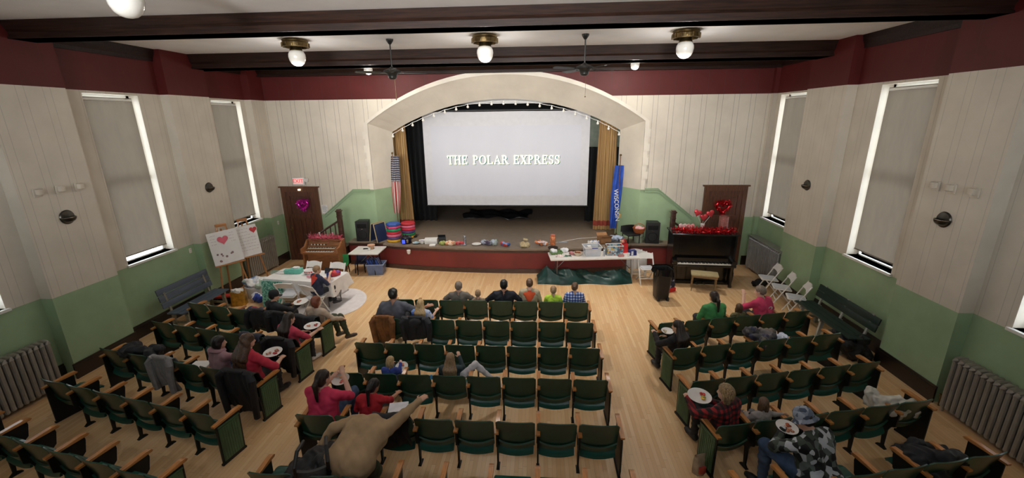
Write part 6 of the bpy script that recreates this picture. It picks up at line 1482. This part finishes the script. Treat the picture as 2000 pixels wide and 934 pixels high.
# centre block, front row
a_, r_ = at_seat('c', 0, 2, dx=.14); person('person with greying hair in grey and tan jacket, front centre row', a_, r_, .93, .84, -.04, skin=light, shirt=sh('grey_tan', (112, 104, 96)), sleeve='long', trousers=M_dkt, shoe=M_shoe, hair='short', hairmat=HG, arms={'l': ((-.34, .02, .30), (-.30, .24, .22), .6), 'r': ((.34, .02, .30), (.30, .24, .22), .6)})
a_, r_ = at_seat('c', 0, 3, dx=.02); person('small child with light brown hair, only the head showing in the front centre row', a_, r_, .66, .80, -.02, skin=fair, shirt=sh('child_tan', (150, 130, 110)), sleeve='long', trousers=M_jean, shoe=M_shoe, hair='short', hairmat=HL)
a_, r_ = at_seat('c', 0, 4, dx=.06); person('dark haired person in a black navy jacket, front centre row', a_, r_, 1.0, .84, -.03, girth=1.12, skin=tan_, shirt=sh('black_navy', (26, 27, 38)), sleeve='long', trousers=M_dkt, shoe=M_shoe, hair='short', hairmat=HK, arms={'l': ((-.38, .02, .26), (-.26, .28, .2), .6), 'r': ((.38, .02, .26), (.26, .28, .2), .6)})
M_orange = mat('orange_neckerchief', (222, 88, 44), .7, var=.1)
a_, r_ = at_seat('c', 0, 5, dx=.08); person('child in a tan uniform shirt with an orange neckerchief, front centre row', a_, r_, .90, 1.02, .02, skin=fair, shirt=sh('tan_uniform', (178, 164, 138)), trousers=M_olive, shoe=M_shoe, hair='short', hairmat=HM, extra=neckerchief(M_orange))
a_, r_ = at_seat('c', 0, 6, dx=.06); person('child in a neon yellow green shirt with short fair hair, front centre row', a_, r_, .74, .94, .0, skin=fair, shirt=sh('neon', (190, 226, 70)), trousers=M_jean, shoe=M_shoew, hair='short', hairmat=HL)
def plaid_mat(nm, a, b, c, sc=26):
    m = bpy.data.materials.new(nm); m.use_nodes = True; t = NT(m); x, y, z = t.sep(t.coord()); fx = t.math('LESS_THAN', t.math('FRACT', t.math('MULTIPLY', x, sc)), .5); fz = t.math('LESS_THAN', t.math('FRACT', t.math('MULTIPLY', z, sc)), .5)
    t.col(t.ramp(t.math('MULTIPLY', t.math('ADD', fx, fz), .5), [(0, lin(a)), (.4, lin(b)), (.9, lin(c))], True)); t.b.inputs['Roughness'].default_value = .8; return m
a_, r_ = at_seat('c', 0, 7, dx=-.02); person('child in a blue and white plaid shirt, right end of the front centre row', a_, r_, .84, .97, .02, head=(-.3, 0, 0), skin=light, shirt=plaid_mat('blue_white_plaid', (206, 212, 224), (92, 120, 186), (34, 54, 124), 17), trousers=M_jean, shoe=M_shoew, hair='short', hairmat=HM)
# second centre row
a_, r_ = at_seat('c', 1, 0, dx=.02); person('broad dark haired person in grey t-shirt reaching right, second centre row', a_, r_, 1.06, .97, .02, .03, girth=1.2, skin=tan_, shirt=sh('grey', (92, 94, 104)), trousers=M_dkt, shoe=M_shoe, hair='short', hairmat=HK, arms={'l': ((-.30, .05, .25), (-.16, .30, .2), .6), 'r': ((.40, .22, .30), (.58, .34, .34), .5)})
a_, r_ = at_seat('c', 1, 1, dx=.06); person('child with long blond hair in blue tie-dye shirt, second centre row', a_, r_, .78, .95, .04, skin=fair, shirt=confetti_mat('blue_tie_dye', [(186, 200, 226), (84, 120, 200), (130, 160, 220), (206, 214, 232)], 10, .8), trousers=M_jean, shoe=M_shoew, hair='long', hairmat=HBL, arms={'r': ((.26, .10, .30), (.34, .26, .42), .6)})
# fourth and fifth centre rows
a_, r_ = at_seat('c', 3, 1, dx=.06); person('small blond child in blue holding a plate, fourth centre row', a_, r_, .58, .86, .04, head=(-.25, -.1, 0), skin=fair, shirt=sh('royal_blue', (50, 70, 150)), sleeve='long', trousers=M_jean, shoe=M_shoew, hair='bob', hairmat=HBL, arms={'r': ((.24, .10, .30), (.20, .32, .46), .7), 'l': ((-.22, .12, .28), (-.08, .34, .42), .7)})
plate_food('white plate held up by the small blond child', (a_[0]+.13, a_[1]+.20, .64), 0, ((196, 120, 100), (220, 190, 150)), .35, .105)
a_, r_ = at_seat('c', 3, 3, dx=-.02); person('child with long light brown hair and white trousers, fourth centre row', a_, r_, .74, .86, .0, skin=fair, shirt=sh('dark_teal', (44, 60, 66)), sleeve='long', trousers=mat('white_trousers', (206, 202, 206), .8, var=.08), shoe=M_shoew, hair='long', hairmat=HL,
    arms={'r': ((.24, .10, .42), (.16, .20, .60), .8)}, legs={'r': ((.50, .22, .42), (.84, .26, .06)), 'l': ((-.05, .42, .12), (-.02, .44, -.3))})
M_pinksh = sh('hot_pink', (206, 52, 88))
a_, r_ = at_seat('c', 4, 0, dx=-.02); person('person with dark ponytail in bright pink t-shirt eating, fifth centre row', a_, r_, 1.0, .92, .06, twist=-.15, head=(-.35, -.1, 0), girth=1.15, skin=fair, shirt=M_pinksh, trousers=M_jean, shoe=M_shoew, hair='pony', hairmat=HB, arms={'r': ((.32, .20, .34), (.16, .38, .58), .9), 'l': ((-.20, .20, .30), (-.02, .40, .50), .9)}, legs={'r': ((.22, .50, .20), (.20, .48, -.30))})
plate_food('white plate in the hands of the person in bright pink, fifth centre row', (a_[0]+.10, a_[1]+.40, .90), 0, ((206, 110, 90), (214, 160, 120)), .2)
a_, r_ = at_seat('c', 4, 1, dx=.10); person('black haired child in a red shirt leaning over, fifth centre row', a_, r_, .82, .92, .10, .02, head=(-.5, -.35, 0), skin=tan_, shirt=sh('red', (176, 26, 38)), trousers=M_dkt, shoe=M_shoe, hair='pony', hairmat=HK, arms={'r': ((.30, .24, .36), (.36, .42, .36), .7)})
person('person in long sleeved tan top bending forward over the nearest centre row', (-1.93, -9.42, 0), -.2, 1.12, 1.05, 0, .0, twist=0, head=(0, -1.15, 0), girth=1.35, bend=1.30, skin=light, shirt=sh('khaki_tan', (166, 138, 104)), sleeve='long', trousers=M_olive, shoe=M_shoe, hair='short', hairmat=HM, seat_z=.66,
    arms={'r': ((.34, .58, .30), (.42, .78, .34), .5), 'l': ((-.42, .32, .16), (-.52, .16, -.02), .6)}, legs={'r': ((.12, .26, -.22), (.13, .0, -.52)), 'l': ((-.12, .26, -.22), (-.13, .0, -.52))})
# left block
a_, r_ = at_seat('l', 0, 3, dx=.12, fwd=.28); M_blackcap = mat('black_cap_cloth', (26, 26, 30), .8)
person('person in black cap and dark jacket holding a plate, front left row', a_, r_, .95, .86, .0, twist=-.25, head=(-.55, -.15, 0), skin=light, shirt=sh('black_jacket', (30, 31, 36)), sleeve='long', trousers=M_dkt, shoe=M_shoe, hair='short', hairmat=HB, extra=cap(M_blackcap), arms={'r': ((.32, .16, .28), (.34, .42, .34), .6), 'l': ((-.26, .16, .26), (.05, .42, .28), .6)})
plate_food('white plate held by the person in the black cap', (a_[0]+.42, a_[1]+.30, .80), 0, ((170, 100, 90), (190, 130, 100)), .1, .15)
a_, r_ = at_seat('l', 0, 5, dx=.02, fwd=.30); person('auburn haired person in beige top, legs turned to the aisle, front left row', a_, r_, .92, .84, .02, head=(-.3, -.1, 0), skin=fair, shirt=sh('beige', (186, 166, 146)), sleeve='long', trousers=M_olive, shoe=mat('brown_boot', (70, 52, 40), .6), hair='bob', hairmat=HR_, legs={'r': ((.34, .36, .16), (.44, .42, -.32)), 'l': ((.10, .44, .10), (.16, .46, -.32))}, arms={'r': ((.34, .10, .24), (.40, .32, .14), .6)})
a_, r_ = at_seat('l', 1, 5, dx=-.06, fwd=.25); person('long haired person in raspberry t-shirt holding a plate, second left row', a_, r_, .96, .86, .04, twist=-.2, head=(-.3, -.2, 0), girth=1.1, skin=fair, shirt=sh('raspberry', (186, 56, 80)), trousers=M_dkt, shoe=M_shoew, hair='long', hairmat=HB, arms={'r': ((.34, .14, .26), (.38, .38, .30), .6), 'l': ((-.22, .16, .24), (.02, .38, .22), .6)})
plate_food('white plate on the lap of the person in raspberry, second left row', (a_[0]+.30, a_[1]+.34, .78), 0, ((180, 80, 70), (200, 140, 110)), .05, .15)
a_, r_ = at_seat('l', 2, 4, dx=-.18, fwd=.26); person('dark haired person in mauve hooded top raising a hand, third left row', a_, r_, .94, .88, .04, twist=-.2, head=(-.5, -.1, 0), girth=1.05, skin=fair, shirt=sh('mauve', (156, 120, 126)), sleeve='long', trousers=M_jean, shoe=M_shoew, hair='bob', hairmat=HK, arms={'r': ((.34, .26, .30), (.22, .36, .56), .8), 'l': ((-.26, .16, .24), (-.02, .38, .24), .6)},
    extra=lambda body, H_, up, W, HR, hs, s: MB().tube([tuple(W(up(.11*math.cos(t), -.02+.10*math.sin(t), .535-.035*math.sin(t)+(.0)))) for t in np.linspace(0, 2*PI, 18, endpoint=False)], .036, 8, True).build('hood', sh('mauve', (156, 120, 126)), body))
plate_food('white plate in front of the person in the mauve top', (a_[0]+.22, a_[1]+.34, .76), 0, ((190, 150, 110), (200, 170, 130)), .05)
l_, r2 = at3(('l', 2, 3), .24, .62, -.02); one('folded_paper', MB().rbox((0, 0, .01), (.30, .22, .02), .004), M_paper, 'white papers lying on the seat left of the mauve top', 'papers', l_, r2+.3)
a_, r_ = at_seat('l', 2, 5, dx=-.16, fwd=.24); person('long curly haired person in red t-shirt at the aisle, third left row', a_, r_, 1.02, .95, .06, twist=-.2, head=(-.3, -.12, 0), girth=1.18, skin=fair, shirt=sh('crimson', (190, 44, 66)), trousers=M_dkt, shoe=M_shoe, hair='curly', hairmat=hair_mat('curly_brown_hair', (48, 32, 22), (98, 68, 46)), arms={'r': ((.40, .16, .26), (.30, .40, .26), .6), 'l': ((-.26, .18, .24), (.0, .40, .26), .6)})
plate_food('white divided plate on the lap of the curly haired person in red', (a_[0]+.22, a_[1]+.38, .78), 0, ((186, 60, 60), (196, 150, 130), (170, 110, 90)), .1, .15)
# right block
a_, r_ = at_seat('r', 0, 2, dx=-.02, fwd=.24); person('person with dark ponytail in a green long sleeved top, front right row', a_, r_, .97, .90, .06, head=(0, -.1, 0), girth=1.1, skin=light, shirt=sh('kelly_green', (64, 136, 76)), sleeve='long', trousers=M_dkt, shoe=M_shoe, hair='pony', hairmat=HB)
a_, r_ = at_seat('r', 0, 3, dx=-.02, fwd=.30); person('small brown haired child between the green and pink tops, front right row', a_, r_, .62, .80, .02, head=(-.5, 0, 0), skin=fair, shirt=sh('olive_child', (110, 104, 70)), sleeve='long', trousers=M_dkt, shoe=M_shoe, hair='bob', hairmat=HM)
a_, r_ = at_seat('r', 0, 4, dx=.06, fwd=.26); person('grey brown haired person in deep pink t-shirt, front right row', a_, r_, .98, .90, .14, -.04, twist=.3, head=(.6, -.15, 0), girth=1.15, skin=fair, shirt=sh('deep_pink', (204, 58, 98)), trousers=M_dkt, shoe=M_shoew, hair='short', hairmat=HG, arms={'l': ((-.36, .26, .30), (-.26, .42, .52), .8), 'r': ((.30, .24, .24), (.12, .40, .22), .6)}, extra=back_print(M_white))
a_, r_ = at_seat('r', 1, 0, dx=-.04, fwd=.22); person('dark haired person in black with a plate at the aisle, second right row', a_, r_, .95, .86, .0, twist=.35, head=(.6, -.1, 0), skin=fair, shirt=sh('black_top', (26, 24, 28)), sleeve='long', trousers=M_dkt, shoe=M_shoe, hair='long', hairmat=HB, arms={'l': ((-.30, .14, .26), (-.26, .40, .34), .6), 'r': ((.26, .14, .24), (.0, .38, .26), .6)})
plate_food('white plate held by the person in black at the right aisle', (a_[0]-.08, a_[1]+.38, .78), 0, ((206, 190, 160),), .1, .11)
a_, r_ = at_seat('r', 3, 0, dx=.02, fwd=.22); M_rplaid = plaid_mat('red_black_plaid', (150, 30, 34), (78, 18, 22), (20, 16, 18), 14)
person('streaked blond person in red and black plaid at the aisle, fourth right row', a_, r_, .98, .84, .0, twist=.35, head=(.55, -.1, 0), girth=1.1, skin=fair, shirt=M_rplaid, sleeve='long', trousers=M_dkt, shoe=M_shoe, hair='bob', hairmat=hair_mat('streaked_hair', (84, 62, 42), (190, 162, 118)), arms={'l': ((-.36, .14, .26), (-.30, .42, .30), .6), 'r': ((.28, .16, .24), (.02, .40, .24), .6)})
plate_food('white plate of colourful food held by the person in red and black plaid', (a_[0]-.24, a_[1]+.30, .80), 0, ((196, 50, 40), (226, 180, 70), (120, 140, 70)), .1, .16)
a_, r_ = at_seat('r', 3, 1, dx=.04, fwd=.28); person('small child in a pale grey top turning on the seat, fourth right row', a_, r_, .62, .72, .02, head=(-.4, -.2, .1), skin=fair, shirt=sh('pale_grey', (158, 150, 146)), sleeve='long', trousers=M_greyt, shoe=M_shoew, hair='bob', hairmat=HM, arms={'r': ((.26, -.02, .36), (.42, -.06, .36), .8)})
M_camo = confetti_mat('dark_camouflage', [(30, 32, 32), (186, 190, 196), (60, 70, 60), (20, 22, 24), (96, 104, 100)], 15, .8); M_camoh = confetti_mat('grey_blue_camouflage', [(130, 140, 156), (96, 108, 126), (160, 168, 182), (70, 80, 98)], 22, .8)
a_, r_ = at_seat('r', 4, 1, dx=.25, fwd=.16); person('person in camouflage hat and jacket bent over a plate, nearest right row', a_, r_, 1.05, .92, .16, twist=.25, head=(.45, -.55, 0), girth=1.25, skin=light, shirt=M_camo, sleeve='long', trousers=M_jean, shoe=M_shoe, hair='short', hairmat=HB, extra=cap(M_camoh, True), arms={'l': ((-.34, .30, .30), (-.10, .46, .36), .7), 'r': ((.34, .26, .28), (.10, .48, .34), .7)}, legs={'l': ((-.30, .46, .18), (-.28, .44, -.34)), 'r': ((.20, .46, .10), (.2, .44, -.34))})
plate_food('plate of food in front of the person in the camouflage hat', (a_[0]-.16, a_[1]+.46, .84), 0, ((170, 80, 40), (200, 140, 70)), .1)
# child at the craft table
M_redk = mat('red_neckerchief', (206, 64, 48), .7)
person('child in a navy uniform shirt with a red neckerchief sitting at the craft table', (BOYC[0]+.04, BOYC[1]+.10, 0), -.55, .84, .98, .05, head=(-.35, -.05, 0), skin=fair, shirt=sh('navy_uniform', (36, 44, 72)), trousers=M_dkt, shoe=M_shoe, hair='short', hairmat=HL, seat_z=.50, extra=neckerchief(M_redk), arms={'r': ((.26, .20, .30), (.14, .38, .52), .8), 'l': ((-.24, .18, .28), (-.06, .42, .32), .6)})
